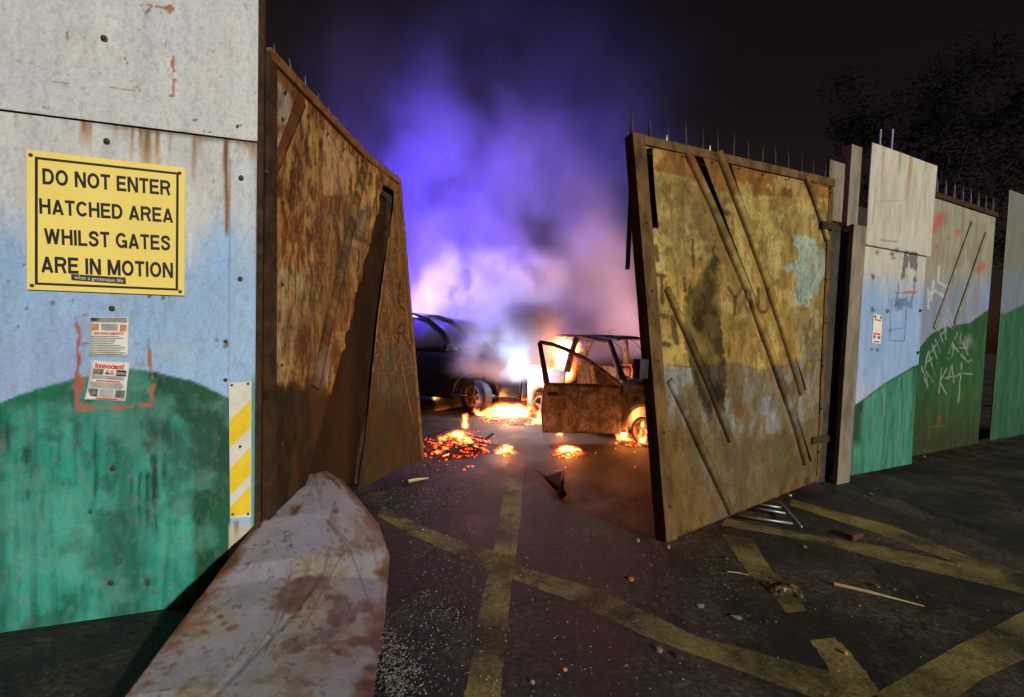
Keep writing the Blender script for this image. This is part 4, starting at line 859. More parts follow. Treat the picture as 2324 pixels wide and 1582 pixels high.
# second leaf-like panel with spikes and graffiti
WS = Plane(tuple(WR.at(np.array(ub), np.array(0.), -.10)[:2]), 62)
def paint_r2(px, py, U, V):
    p = Paint(px.shape, (152, 144, 118), 1.02)
    n1 = fbm(U*3, V*2, 401); n2 = fbm(U*10, V*6, 402); n3 = fbm(U*40, V*40, 404, 3); ns = fbm(U*24, V*2, 405)
    p.over(sm(.45, .62, n2)*.5, (128, 118, 96)); p.over(sm(.5, .66, ns)*.35, (174, 166, 142))
    for x0, y0, r in ((2128, 505, 17), (2140, 492, 13), (2120, 520, 13), (2175, 527, 10), (2125, 560, 9), (2226, 605, 14), (2150, 540, 5), (2136, 590, 6), (2216, 612, 9), (2110, 545, 5)):
        p.over(sm(r, r*.4, np.hypot(px-x0, py-y0)+(n2-.5)*22)*.8, (188, 92, 78))
    blue = sm(600, 680, py+(px-2180)*.1+(n2-.5)*30); p.over(blue*.75, (122, 136, 156)); p.over(blue*sm(2220, 2240, px)*.5, (130, 140, 190))
    hb = np.interp(px, [2060, 2092, 2109, 2141, 2168, 2200, 2235, 2260], [830, 781, 760, 743, 738, 733, 708, 690])+(n3-.5)*3
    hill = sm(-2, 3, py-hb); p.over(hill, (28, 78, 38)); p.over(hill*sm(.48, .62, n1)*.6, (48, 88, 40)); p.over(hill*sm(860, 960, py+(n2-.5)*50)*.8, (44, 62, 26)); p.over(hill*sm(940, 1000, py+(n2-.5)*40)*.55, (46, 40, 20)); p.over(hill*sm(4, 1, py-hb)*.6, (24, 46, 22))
    wh = (176, 176, 160)
    G = [[(2090, 828), (2104, 878)], [(2104, 878), (2101, 842)], [(2101, 842), (2116, 865)], [(2104, 800), (2098, 835), (2106, 795), (2120, 850)], [(2100, 822), (2116, 812)], [(2114, 780), (2126, 814)], [(2112, 798), (2130, 770)], [(2122, 770), (2132, 800)], [(2128, 745), (2140, 780)], [(2128, 765), (2146, 748)], [(2140, 735), (2146, 770)],
         [(2132, 740), (2140, 725), (2148, 752)], [(2142, 722), (2160, 745)], [(2150, 700), (2162, 735)], [(2152, 800), (2158, 780), (2165, 790), (2158, 812), (2148, 812)], [(2160, 775), (2175, 800)], [(2180, 805), (2196, 822), (2206, 818)], [(2178, 790), (2196, 790)], [(2184, 775), (2196, 805)], [(2166, 770), (2172, 755)],
         [(2136, 835), (2130, 892)], [(2148, 835), (2133, 865), (2147, 895)], [(2150, 860), (2160, 828), (2164, 870)], [(2146, 857), (2170, 855)], [(2164, 857), (2185, 846), (2206, 851)], [(2182, 825), (2180, 860), (2175, 915)]]
    m_ = np.zeros(px.shape)
    for s_ in G: m_ = np.maximum(m_, sm(2.1, .4, sdist(px+(n2-.5)*5, py+(n1-.5)*9, s_)))
    p.over(m_*.62*sm(.15, .55, n2), wh)
    p.over(sm(24, 6, np.hypot(px-2190, py-775)+(n2-.5)*34)*sm(.35, .5, ns)*.55, (150, 142, 138))
    for s_ in ([(2130, 605), (2128, 640), (2146, 650)], [(2108, 668), (2122, 660), (2140, 672)], [(2118, 640), (2112, 680)], [(2106, 655), (2106, 700)]):
        p.over(sm(4, 1.4, sdist(px, py, s_)+(n3-.5)*2)*.7, (196, 194, 182))
    p.over(sm(8, 3, np.hypot(px-2131, (py-950)*.6)+(n3-.5)*6)*.7, (120, 62, 28)); p.over(sm(4, 2, sdist(px, py, [(2118, 968), (2140, 966)])+(n3-.5)*4)*.6, (120, 62, 28))
    return p.out()
fp = thing('spiked_panel', 'spiked steel panel scrawled with white graffiti, mural green below, right of the blue panel', 'fence panel', tuple(WS.at(np.array(0.), np.array(0.))))
uc = WS.uv(2243, 700)[0]; vtt = WS.uv(2240, 487)[1]
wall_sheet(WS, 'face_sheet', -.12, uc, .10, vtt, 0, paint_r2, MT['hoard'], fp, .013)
a = WS.at(np.array((uc-.12)/2), np.array(vtt+.03), -.02); mb = MB(); mb.box(a, uc+.12, .09, .06, WS.d, WS.n); mb.build('top_rail', MT['darkrust'], fp)
for x0, y0, x1, y1 in ((2205, 505, 2118, 745), (2236, 530, 2165, 735)):
    a = wpt(WS, x0, y0); b2 = wpt(WS, x1, y1); mb = MB(); mb.bar(a, b2, .07, .03, WS.n); mb.build('rib', MT['panelgrey'], fp)
for k in range(10):
    u = -.05+(uc-.02)*k/9; spike(WS.at(np.array(u), np.array(vtt+.06), -.02), .22, fp, 'steel', .014)
# far panel at the frame edge and the dark wall behind
WF = Plane(tuple(WS.at(np.array(uc+.42), np.array(0.), .0)[:2]), 62)
def paint_r3(px, py, U, V):
    p = Paint(px.shape, (132, 132, 112), 1.35); n2 = fbm(U*9, V*5, 502); ns = fbm(U*26, V*2, 505)
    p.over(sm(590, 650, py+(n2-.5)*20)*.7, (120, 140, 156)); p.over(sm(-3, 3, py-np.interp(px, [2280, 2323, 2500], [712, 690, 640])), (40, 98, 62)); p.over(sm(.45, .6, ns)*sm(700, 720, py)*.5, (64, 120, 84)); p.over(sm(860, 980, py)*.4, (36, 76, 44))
    return p.out()
ff = thing('painted_hoarding', 'pale panel with green hill beyond the dark gap at the right edge', 'hoarding wall', tuple(WF.at(np.array(0.), np.array(0.))))
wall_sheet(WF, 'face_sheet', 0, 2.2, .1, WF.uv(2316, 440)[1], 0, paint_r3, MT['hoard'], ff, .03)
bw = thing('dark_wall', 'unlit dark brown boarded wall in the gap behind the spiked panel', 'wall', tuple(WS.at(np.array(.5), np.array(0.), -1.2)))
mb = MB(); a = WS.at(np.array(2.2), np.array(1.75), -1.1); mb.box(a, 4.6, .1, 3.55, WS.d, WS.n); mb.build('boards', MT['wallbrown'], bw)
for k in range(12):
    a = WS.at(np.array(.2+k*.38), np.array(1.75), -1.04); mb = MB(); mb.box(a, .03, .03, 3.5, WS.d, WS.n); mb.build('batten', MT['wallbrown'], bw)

# ------------------------------------------------------------------ torn-out sheet lying against the hoarding
def fallen():
    Lp = [((684, 1078), 3.42), ((650, 1118), 3.10), ((580, 1190), 2.72), ((500, 1295), 2.36), ((420, 1400), 2.10), ((285, 1582), 1.78), ((160, 1750), 1.58)]
    Rp = [(742, 1070), (776, 1090), (812, 1132), (858, 1190), (884, 1262), (874, 1400), (858, 1500), (846, 1582), (820, 1760)]
    n = 250; m_ = 150
    def res(a, k):
        a = np.array(a, float); s = np.concatenate([[0], np.cumsum(np.linalg.norm(np.diff(a[:, :2], axis=0), axis=1))]); q = np.linspace(0, s[-1], k)
        return np.stack([np.interp(q, s, a[:, c]) for c in range(a.shape[1])], -1)
    LL = res([(x, y, d) for (x, y), d in Lp], n); RR = res(Rp, n)
    A = np.array([dep(x, y, d) for x, y, d in LL]); 
    zr = np.interp(np.linspace(0, 1, n), [0, .08, .22, .4, 1], [.46, .38, .22, .03, .012])
    B = np.array([gnd(x, y, z) for (x, y), z in zip(RR, zr)])
    s = np.linspace(0, 1, m_)[None, :, None]
    P = A[:, None]*(1-s)+B[:, None]*s
    bulge = np.sin(np.linspace(0, 1, m_)*math.pi)[None, :]*np.interp(np.linspace(0, 1, n), [0, .2, 1], [.0, .035, .045])[:, None]
    P[..., 2] += bulge
    U = np.linspace(0, .95, m_)[None, :]*np.ones((n, 1)); V = np.linspace(0, 2.3, n)[:, None]*np.ones((1, m_))
    P[..., 2] += (fbm(U*2, V*2, 600, 2)-.5)*.012
    ed = sm(.05, 0, np.minimum(np.minimum(U, .95-U), V))[..., None]; P = P+ed*((fbm(U*26+V*26, V*26-U*9, 640, 3)-.5)*.010)[..., None]*np.array([1, .5, .4])*sm(0, .2, V)[..., None]
    P[..., 2] += .016*np.abs(((U*1.1+V*.62) % 1.0)-.5)
    crease = np.abs(U-.42-.12*np.sin(V*2.2)); P[..., 2] -= sm(.03, 0, crease)*.006
    px, py = proj(P)
    p = Paint(px.shape, (140, 133, 132), .88)
    n1 = fbm(U*2.4, V*2.4, 601); n2 = fbm(U*8, V*8, 602); n3 = fbm(U*40, V*40, 604, 3); n4 = fbm(U*5+3, V*5, 607)
    f1 = fbm(U*7, V*7, 611, 7); f2 = fbm(U*3.2+7, V*3.2, 612, 7); f3 = fbm(U*16, V*16, 613, 6)
    p.over(sm(.5, .68, n1)*.5, (150, 142, 158)); p.over(sm(.46, .54, f2)*.5, (140, 124, 92)); p.over(sm(.50, .55, f2)*sm(.44, .56, f3)*.65, (122, 98, 60)); p.over(sm(.53, .57, f1)*sm(.44, .54, f2)*.75, (112, 78, 40)); p.over(sm(.56, .60, f1)*sm(.5, .56, f2)*.7, (88, 54, 30)); p.over(sm(.56, .62, f3)*.25, (120, 112, 116))
    p.over(sm(.3, .7, n2)*.25, (142, 136, 136))
    e = np.minimum(U, .95-U)+(n2-.5)*.16
    p.over(sm(.10, .02, e+(f1-.5)*.25)*.85, (110, 74, 40)); p.over(sm(.035, .0, e)*.8, (76, 46, 32)); p.over(sm(.08, .0, V+(n2-.5)*.1)*.8, (104, 62, 40))
    p.over(sm(.6, .7, n3)*sm(.45, .6, n2)*.6, (88, 60, 44))
    for s_ in ([(840, 1225), (868, 1330), (862, 1400)], [(700, 1290), (640, 1400), (600, 1480)], [(740, 1180), (820, 1260)], [(560, 1500), (620, 1420), (660, 1300)], [(760, 1140), (746, 1190), (790, 1240), (850, 1400)], [(690, 1420), (780, 1250)]):
        p.over(sm(4, .8, sdist(px, py, s_)+(n3-.5)*4)*.55, (104, 74, 46))
    for x0, y0, r in ((500, 1400, 6), (855, 1300, 9), (700, 1380, 5), (760, 1160, 9), (660, 1240, 6)):
        p.over(sm(r, r*.3, np.hypot((px-x0)*.7, py-y0)+(n3-.5)*r)*.8, (84, 56, 36))
    o = link('fallen_metal_sheet', grid_me('fallen_metal_sheet', P, p.out()), MT['sheet'], None, True); solid(o, .004, 0)
    tag(o, 'torn-off pale grey steel sheet with rusty edges, fallen against the foot of the white hoarding', 'metal sheet')
fallen()

# ------------------------------------------------------------------ cars
def car_pose(o, origin, h):
    o.location = (origin[0], origin[1], 0); o.rotation_euler.z = math.atan2(h[1], h[0]); bpy.context.view_layer.update()
def lpar(ob, root): ob.parent = root; return ob     # local coordinates
class Car:
    def __init__(s, hw, sill, wheels, R, zt, wfun):
        s.hw, s.sill, s.wheels, s.R, s.zt, s.wfun = hw, sill, wheels, R, zt, wfun
    def zb(s, x):
        z = s.sill
        for xw, zc in s.wheels:
            if abs(x-xw) < s.R: z = max(z, zc+math.sqrt(s.R**2-(x-xw)**2))
        return z
    def side(s, mb, x0, x1, sgn, step=.03, rows=9):
        xs = sorted(set([x0, x1]+[x0+(x1-x0)*i/max(1, int((x1-x0)/step)) for i in range(int((x1-x0)/step)+1)]))
        R_ = []
        for j in range(rows):
            r = []
            for x in xs:
                b_, t_ = s.zb(x), s.zt(x); z = b_+(t_-b_)*j/(rows-1)
                k = (z-.55)/.45
                r.append((x, sgn*s.wfun(x)*(1-.07*k*k if k > 0 else 1-.05*k*k), z))
            R_.append(r)
        mb.loft(R_)
        # inward return lip
        mb.loft([R_[0], [(x, y*.93, z) for x, y, z in R_[0]]]); mb.loft([R_[-1], [(x, y*.9, z-.01) for x, y, z in R_[-1]]])
def wheel_me(root, c, r, wd, tyre, yaw=0, spokes=5, name='wheel', matr='alloy'):
    w_ = bpy.data.objects.new(name, None); COL.objects.link(w_); w_.parent = root; w_.location = c; w_.rotation_euler.z = yaw
    ro = r*(.66 if tyre else .98); mb = MB()
    mb.lathe([(ro*.82, -wd/2), (ro, -wd/2), (ro, -wd*.4), (ro*.86, -wd*.3), (ro*.86, wd*.3), (ro, wd*.4), (ro, wd/2), (ro*.82, wd/2), (ro*.82, -wd/2)], (0, 0, 0), (0, 1, 0), 32)
    mb.lathe([(.0, -wd*.42), (ro*.24, -wd*.42), (ro*.26, -wd*.2), (ro*.2, wd*.1), (0, wd*.1)], (0, 0, 0), (0, 1, 0), 16)
    for k in range(spokes):
        a = 2*math.pi*k/spokes+.3; d = Vector((math.cos(a), 0, math.sin(a))); t_ = Vector((-math.sin(a), 0, math.cos(a)))
        p0 = d*ro*.18+Vector((0, -wd*.36, 0)); p1 = d*ro*.88+Vector((0, -wd*.42, 0))
        mb.hexa([p0-t_*ro*.13, p0+t_*ro*.13, p0+t_*ro*.13+Vector((0, .03, 0)), p0-t_*ro*.13+Vector((0, .03, 0)), p1-t_*ro*.10, p1+t_*ro*.10, p1+t_*ro*.10+Vector((0, .03, 0)), p1-t_*ro*.10+Vector((0, .03, 0))])
    lpar(mb.build('rim', MT[matr]), w_)
    if tyre:
        mb = MB(); mb.lathe([(ro, -wd*.45), (ro*1.15, -wd*.52), (r*.93, -wd*.5), (r, -wd*.36), (r, wd*.36), (r*.93, wd*.5), (ro*1.15, wd*.52), (ro, wd*.45)], (0, 0, 0), (0, 1, 0), 36)
        lpar(mb.build('tyre', MT['rubber'], None, True), w_)
    return w_
def tubes(name, mat, root, paths, smooth=False):
    for pth, r in paths:
        mb = MB(); mb.tube(pth, r, 8); lpar(mb.build(name, MT[mat], None, True), root)
# --- burnt-out hatchback
hb_ = thing('burnt_car', 'burnt-out small hatchback shell with its door hanging open, resting on bare rims', 'car')
O2, h2 = (1.787, 7.922), (.615, -.788); car_pose(hb_, O2, h2)
def w2(x): return .80*np.interp(x, [-1.62, -1.3, -.6, .9, 1.4, 1.86], [.80, .95, 1, 1, .95, .74])
def zt2(x): return float(np.interp(x, [-1.62, -1.2, -.4, .62, .9, 1.5, 1.86], [.90, .92, .88, .86, .87, .80, .62]))
C2 = Car(.80, .13, ((1.1, .22), (-1.05, .22)), .335, zt2, w2)
mb = MB(); C2.side(mb, .68, 1.84, -1); o = mb.build('front_wing', MT['burnt'], None, True); lpar(solid(o, .012, 0), hb_)
mb = MB(); C2.side(mb, -1.60, -.47, -1); o = mb.build('rear_quarter', MT['ash'], None, True); lpar(solid(o, .012, 0), hb_)
mb = MB(); C2.side(mb, -1.60, 1.84, 1); o = mb.build('far_side', MT['burnt'], None, True); lpar(solid(o, .012, 0), hb_)
mb = MB(); mb.box((.1, -.74, .17), 1.2, .10, .10); mb.box((.1, 0, .19), 3.0, 1.4, .03); mb.box((.66, 0, .58), .04, 1.42, .58); mb.box((-1.1, 0, .45), .9, 1.3, .03)
mb.box((.55, 0, .80), .28, 1.36, .10); lpar(mb.build('floor_pan', MT['soot']), hb_)
mb = MB()                                             # bonnet, scuttle
mb.loft([[(x, y, zt2(x)+.07*(1-(y/.72)**2)*np.interp(x, [.62, 1.2, 1.86], [1, 1, .6])) for y in np.linspace(-.74, .74, 12)*np.interp(x, [.62, 1.5, 1.86], [1, .98, .80])] for x in np.linspace(.66, 1.84, 12)])
o = mb.build('bonnet', MT['burnt'], None, True); lpar(solid(o, .012, 0), hb_)
mb = MB(); mb.loft([[(1.84+.05*math.cos(y*1.5)-.02*j, y*.98, z) for y in np.linspace(-.6, .6, 10)] for j, z in enumerate((.20, .35, .5, .62))]); o = mb.build('front_panel', MT['soot'], None, True); lpar(solid(o, .02, 0), hb_)
mb = MB(); mb.loft([[(-1.60-.05*math.cos(y*1.5)-(.09 if z < .55 else .0), y, z) for y in np.linspace(-.66, .66, 10)] for z in (.22, .40, .54, .56, .72, .92)]); o = mb.build('tailgate', MT['ash'], None, True); lpar(solid(o, .02, 0), hb_)
# roof
def roofz(x, y): return 1.50-.055*(y/.6)**2-.10*((x+.35)/.9)**2*(.8 if x < -.35 else .55)
mb = MB(); xr = np.linspace(-1.22, .26, 16)
mb.loft([[(x, y*np.interp(x, [-1.22, -.4, .26], [.90, 1, .97]), roofz(x, y)) for y in np.linspace(-.62, .62, 12)] for x in xr])
o = mb.build('roof', MT['burnt'], None, True); lpar(solid(o, .03, -1), hb_)
for sg_ in (-1, 1):
    mt = 'burnt' if sg_ < 0 else 'burnt'
    tubes('pillar', mt, hb_, [([(.26, sg_*.60, 1.42), (.34, sg_*.635, 1.32), (.55, sg_*.70, 1.02), (.66, sg_*.73, .86)], [.04, .043, .046, .06]), ([(-.42, sg_*.61, 1.45), (-.45, sg_*.70, 1.15), (-.47, sg_*.755, .88)], [.045, .05, .06]),
                             ([(-1.18, sg_*.55, 1.40), (-1.38, sg_*.63, 1.18), (-1.55, sg_*.68, .90)], [.06, .07, .085])])
    tubes('roof_rail', mt, hb_, [([(-1.20, sg_*.56, 1.405), (-.8, sg_*.60, 1.455), (-.3, sg_*.615, 1.46), (.26, sg_*.60, 1.41)], .032)])
tubes('seat_frame', 'rust', hb_, [([(.0, y, .3), (-.1, y, .7), (-.22, y, 1.0), (-.22, y+.34, 1.0), (-.1, y+.34, .7), (0, y+.34, .3)], .018) for y in (-.55, .2)])
tubes('steering_wheel', 'soot', hb_, [([(.34+.06*math.sin(a), -.34+.16*math.cos(a), .88+.15*math.sin(a)) for a in np.linspace(0, 6.28, 17)], .012)])
for (xw, sg_) in ((1.1, -1), (-1.05, -1), (1.1, 1), (-1.05, 1)):
    wheel_me(hb_, (xw, sg_*.70, .21), .215, .17, False, .12 if xw > 0 else 0)
tubes('hanging_trim', 'soot', hb_, [([(.27, -.50, 1.40), (.36, -.46, 1.33), (.40, -.44, 1.22)], .006), ([(.27, -.1, 1.43), (.38, -.08, 1.38), (.43, -.02, 1.27)], .005), ([(.27, .25, 1.42), (.42, .24, 1.40), (.52, .22, 1.34)], .006), ([(-.2, -.60, 1.44), (-.16, -.64, 1.30), (-.18, -.62, 1.18)], .005), ([(-.9, -.59, 1.44), (-.86, -.60, 1.28)], .006), ([(.1, -.3, 1.46), (.0, -.34, 1.56), (.16, -.36, 1.60)], .004)])
tubes('seat_spring', 'rust', hb_, [([(-.12-.12*f_, y_+.07*math.sin(f_*38), .55+.42*f_) for f_ in np.linspace(0, 1, 26)], .006) for y_ in (-.46, -.30, .30, .46)])
tubes('column_stalk', 'soot', hb_, [([(.62, -.34, .78), (.36, -.34, .88)], .025)])
# open front door (built along its own hinge line, still a part of the car)
def door():
    c, s_ = h2; inv = Matrix.Rotation(-math.atan2(s_, c), 4, 'Z') @ Matrix.Translation((-O2[0], -O2[1], 0))
    Hn = np.array([1.60, 6.88]); En = np.array([.455, 6.70]); d = (En-Hn)/np.linalg.norm(En-Hn); L = np.linalg.norm(En-Hn); n = np.array([d[1], -d[0]]); n = n if n[1] < 0 else -n
    def W(a, z, off=0): q_ = Hn+d*a*L+n*off; return tuple(inv @ Vector((q_[0], q_[1], z)))
    dr = bpy.data.objects.new('door', None); COL.objects.link(dr); dr.parent = hb_
    # skin
    mb = MB(); rows = []
    for j in range(13):
        f = j/12; r = []
        for i in range(21):
            a = i/20; zb = .10+.02*a; ztp = np.interp(a, [0, .2, 1], [.80, .815, .825])
            a2 = a+(.035*math.sin(f*3.1)-.015)*(a > .5)-.0
            off = .035*math.sin(min(1, f*1.15)*2.6)+.012*(1 if .42 < f < .47 else 0)
            r.append(W(a2, zb+(ztp-zb)*f, off))
        rows.append(r)
    mb.loft(rows); o = mb.build('door_skin', MT['burnt'], None, True); lpar(solid(o, .03, -1), dr)
    # window frame: rear upright, sloping header, sail plate
    fr = [W(.03, .80, .01), W(.18, .93, .0), W(.45, 1.14, -.02), (W(.72, 1.29, -.03)), W(.90, 1.36, -.04), W(1.06, 1.385, -.04)]
    mb = MB(); mb.tube(fr, [.03, .033, .034, .034, .032, .03], 6); lpar(mb.build('window_frame', MT['burnt'], None, True), dr)
    mb = MB(); mb.tube([W(1.06, 1.385, -.04), W(1.02, 1.15, -.02), W(.985, .95, .0), W(.965, .82, .01)], [.03, .035, .04, .042], 6); lpar(mb.build('window_frame', MT['soot'], None, True), dr)
    mb = MB(); v = [W(.04, .80, .02), W(.33, .81, .02), W(.36, .9, .01), W(.40, 1.09, -.01), W(.2, .945, .0)]; f_ = mb.bm.faces.new([mb.bm.verts.new(x) for x in v]); o = mb.build('sail_plate', MT['burnt']); lpar(solid(o, .015, 0), dr)
    mb = MB(); mb.tube([W(.30, .80, .0), W(.36, 1.02, -.01)], .012, 6); lpar(mb.build('glass_channel', MT['soot']), dr)
    mb = MB(); mb.box(Vector(W(.88, .66, .035)), .14, .03, .035, *[tuple((inv.to_3x3() @ Vector(k))) for k in ((d[0], d[1], 0), (n[0], n[1], 0), (0, 0, 1))]); lpar(mb.build('handle', MT['soot']), dr)
door()

# --- dark estate car with a burning headlamp
sv = thing('dark_car', 'black upright estate car half hidden in smoke, blinding white headlamp burning', 'car')
h1 = np.array([.985, -.173]); l1 = np.array([.173, .985]); FR1 = np.array([-.62, 8.56])
O1 = FR1-1.32*h1+.80*l1; car_pose(sv, O1, h1)
def w1(x): return .88*np.interp(x, [-2.3, -1.9, -1, 1.2, 1.75, 2.12], [.86, .96, 1, 1, .93, .72])
def zt1(x): return float(np.interp(x, [-2.3, -1.5, .3, .95, 1.2, 1.8, 2.12], [1.12, 1.12, 1.10, 1.08, 1.06, .99, .84]))
C1 = Car(.88, .28, ((1.32, .33), (-1.35, .33)), .40, zt1, w1)
mb = MB()
for sg_ in (-1, 1): C1.side(mb, -2.28, 2.10, sg_)
mb.loft([[(x, y, zt1(x)+.06*(1-(y/.8)**2)) for y in np.linspace(-.8, .8, 12)*np.interp(x, [.9, 1.7, 2.12], [1, .96, .76])] for x in np.linspace(.92, 2.10, 10)])
mb.loft([[(2.10+.10*math.cos(y*1.6)*(1 if z < .6 else .6), y*.98, z) for y in np.linspace(-.64, .64, 12)] for z in (.30, .45, .6, .72, .84)])
mb.loft([[(-2.28-.06*math.cos(y*1.6), y, z) for y in np.linspace(-.76, .76, 10)] for z in (.34, .6, .9, 1.12)])
mb.box((0, 0, .32), 4.0, 1.5, .04); mb.box((.95, 0, .75), .05, 1.6, .6)
o = mb.build('body', MT['carblack'], None, True); lpar(solid(o, .012, 0), sv)
def rz1(x, y): return 1.80-.05*(y/.66)**2-.05*((x+.7)/1.2)**2
mb = MB(); mb.loft([[(x, y, rz1(x, y)) for y in np.linspace(-.68, .68, 14)] for x in np.linspace(-2.05, .28, 18)]); o = mb.build('roof', MT['carblack'], None, True); lpar(solid(o, .035, -1), sv)
for sg_ in (-1, 1):
    tubes('pillar', 'carblack', sv, [([(.05, sg_*.69, 1.73), (.36, sg_*.70, 1.65), (.66, sg_*.74, 1.42), (.92, sg_*.79, 1.12)], [.05, .055, .062, .075]), ([(-.52, sg_*.69, 1.74), (-.55, sg_*.80, 1.12)], .05), ([(-1.4, sg_*.69, 1.72), (-1.45, sg_*.80, 1.14)], .05), ([(-2.02, sg_*.68, 1.70), (-2.2, sg_*.78, 1.14)], .09)])
    tubes('roof_rail', 'carblack', sv, [([(-2.03, sg_*.69, 1.70), (-1, sg_*.70, 1.755), (.06, sg_*.69, 1.735)], .035)])
    for xs_ in ((-.50, .10, .36, .64, .84), (-1.38, -.9, -.57)):
        mb = MB(); tp = [float(np.interp(x, [-2, -.5, .05, .36, .66, .92], [1.72, 1.73, 1.72, 1.64, 1.41, 1.12])) for x in xs_]
        mb.loft([[(x, sg_*.80, 1.10) for x in xs_], [(x, sg_*(.80-.10*(z_-1.1)/.62), z_) for x, z_ in zip(xs_, tp)]]); o = mb.build('side_window', MT['glass'], None); lpar(solid(o, .004, 0), sv)
mb = MB(); mb.box((.78, -.90, 1.18), .12, .16, .13); lpar(mb.build('door_mirror', MT['carblack'], None, bevel=.03), sv)
mb = MB(); mb.lathe([(0, .0), (.10, .0), (.105, .02), (.08, .045), (0, .05)], (1.93, -.66, .90), (.8, -.6, 0.05), 20); lpar(mb.build('headlamp', MT['headlamp'], None, True), sv)
mb = MB(); mb.lathe([(.13, -.02), (.13, .015), (.107, .02)], (1.93, -.66, .90), (.8, -.6, 0.05), 20); lpar(mb.build('lamp_surround', MT['soot'], None, True), sv)
for k, (xw, sg_) in enumerate(((1.32, -1), (-1.35, -1), (1.32, 1), (-1.35, 1))):
    wheel_me(sv, (xw, sg_*.76, .325), .325, .21, True, -.55 if xw > 0 else 0, 6)
bpy.context.view_layer.update()
hlw = sv.matrix_world @ Vector((2.05, -.80, .92))

# ------------------------------------------------------------------ fires
def flame_mat(name, st, soft=0.0):
    m = bpy.data.materials.new(name); m.use_nodes = True; t = m.node_tree; t.nodes.clear(); o = N(t, 'ShaderNodeOutputMaterial')
    tc = N(t, 'ShaderNodeTexCoord'); oi = N(t, 'ShaderNodeObjectInfo')
    nz = N(t, 'ShaderNodeTexNoise'); nz.noise_dimensions = '4D'; nz.inputs['Scale'].default_value = 3.0; nz.inputs['Detail'].default_value = 5
    mp = N(t, 'ShaderNodeMapping'); mp.inputs['Scale'].default_value = (1, 1, .55); t.links.new(tc.outputs['Object'], mp.inputs[0]); t.links.new(mp.outputs[0], nz.inputs['Vector'])
    mu = N(t, 'ShaderNodeMath', operation='MULTIPLY'); mu.inputs[1].default_value = 37; t.links.new(oi.outputs['Random'], mu.inputs[0]); t.links.new(mu.outputs[0], nz.inputs['W'])
    sub = N(t, 'ShaderNodeVectorMath', operation='SUBTRACT'); sub.inputs[1].default_value = (.5, .5, .5); t.links.new(nz.outputs['Color'], sub.inputs[0])
    sc = N(t, 'ShaderNodeVectorMath', operation='SCALE'); sc.inputs['Scale'].default_value = 1.7; t.links.new(sub.outputs[0], sc.inputs[0])
    ad = N(t, 'ShaderNodeVectorMath', operation='ADD'); t.links.new(tc.outputs['Object'], ad.inputs[0]); t.links.new(sc.outputs[0], ad.inputs[1])
    sep = N(t, 'ShaderNodeSeparateXYZ'); t.links.new(ad.outputs[0], sep.inputs[0])
    # teardrop: radius shrinks with height; local space is a unit ball
    zz = N(t, 'ShaderNodeMapRange'); zz.inputs[1].default_value = -.9; zz.inputs[2].default_value = .95; zz.inputs[3].default_value = .9; zz.inputs[4].default_value = .36; t.links.new(sep.outputs[2], zz.inputs[0])
    cxy = N(t, 'ShaderNodeCombineXYZ'); t.links.new(sep.outputs[0], cxy.inputs[0]); t.links.new(sep.outputs[1], cxy.inputs[1])
    ln = N(t, 'ShaderNodeVectorMath', operation='LENGTH'); t.links.new(cxy.outputs[0], ln.inputs[0])
    dv = N(t, 'ShaderNodeMath', operation='DIVIDE'); t.links.new(ln.outputs['Value'], dv.inputs[0]); t.links.new(zz.outputs[0], dv.inputs[1])
    l2 = N(t, 'ShaderNodeVectorMath', operation='LENGTH'); t.links.new(tc.outputs['Object'], l2.inputs[0])
    fall = N(t, 'ShaderNodeMapRange'); fall.interpolation_type = 'SMOOTHSTEP'; fall.inputs[1].default_value = .98; fall.inputs[2].default_value = .6; t.links.new(l2.outputs['Value'], fall.inputs[0])
    d = N(t, 'ShaderNodeMapRange'); d.interpolation_type = 'SMOOTHSTEP'; d.inputs[1].default_value = 1.0; d.inputs[2].default_value = .15; t.links.new(dv.outputs[0], d.inputs[0])
    den = N(t, 'ShaderNodeMath', operation='MULTIPLY'); t.links.new(d.outputs[0], den.inputs[0]); t.links.new(fall.outputs[0], den.inputs[1])
    cr = ramp(t, den.outputs[0], ((0, (1, .05, .006)), (.35, (1, .16, .02)), (.72, (1, .38, .08)), (1, (1, .62, .22))))
    pw = N(t, 'ShaderNodeMath', operation='POWER'); pw.inputs[1].default_value = 1.6; t.links.new(den.outputs[0], pw.inputs[0])
    ms = N(t, 'ShaderNodeMath', operation='MULTIPLY'); ms.inputs[1].default_value = st; t.links.new(pw.outputs[0], ms.inputs[0])
    e = N(t, 'ShaderNodeEmission'); t.links.new(cr.outputs[0], e.inputs[0]); t.links.new(ms.outputs[0], e.inputs[1]); t.links.new(e.outputs[0], o.inputs['Volume'])
    return m
FM = {k: flame_mat('flame_'+n, e_) for k, n, e_ in ((14, 'soft', 12), (40, 'bright', 34), (110, 'small', 70))}
_ball = None
def fire(name, label, c, size, st, light=None, cat='fire'):
    global _ball
    if _ball is None:
        bm = bmesh.new(); bmesh.ops.create_icosphere(bm, subdivisions=3, radius=1); _ball = bpy.data.meshes.new('flame_hull'); bm.to_mesh(_ball); bm.free()
    me = _ball.copy(); o = link(name, me, FM[st]); o.location = c; o.scale = size
    tag(o, label, cat, 'fires burning in and around the two cars')
    if light: lamp('fire_light', (c[0], c[1]-.05, c[2]+.08), light, (1, .27, .06), max(.06, min(size)*.6))
    return o
def gp_(x, y, z=0): return tuple(gnd(x, y, z))
def fire_at(x, y, Y, name, label, sx, sy, sz, st, light=None):
    p = dep(x, y, Y); return fire(name, label, tuple(p), (sx, sy, sz), st, light)
fire_at(1276, 815, 8.2, 'fire', 'large yellow-white flame inside the burnt hatchback behind its door window', .40, .34, .50, 110, 42)
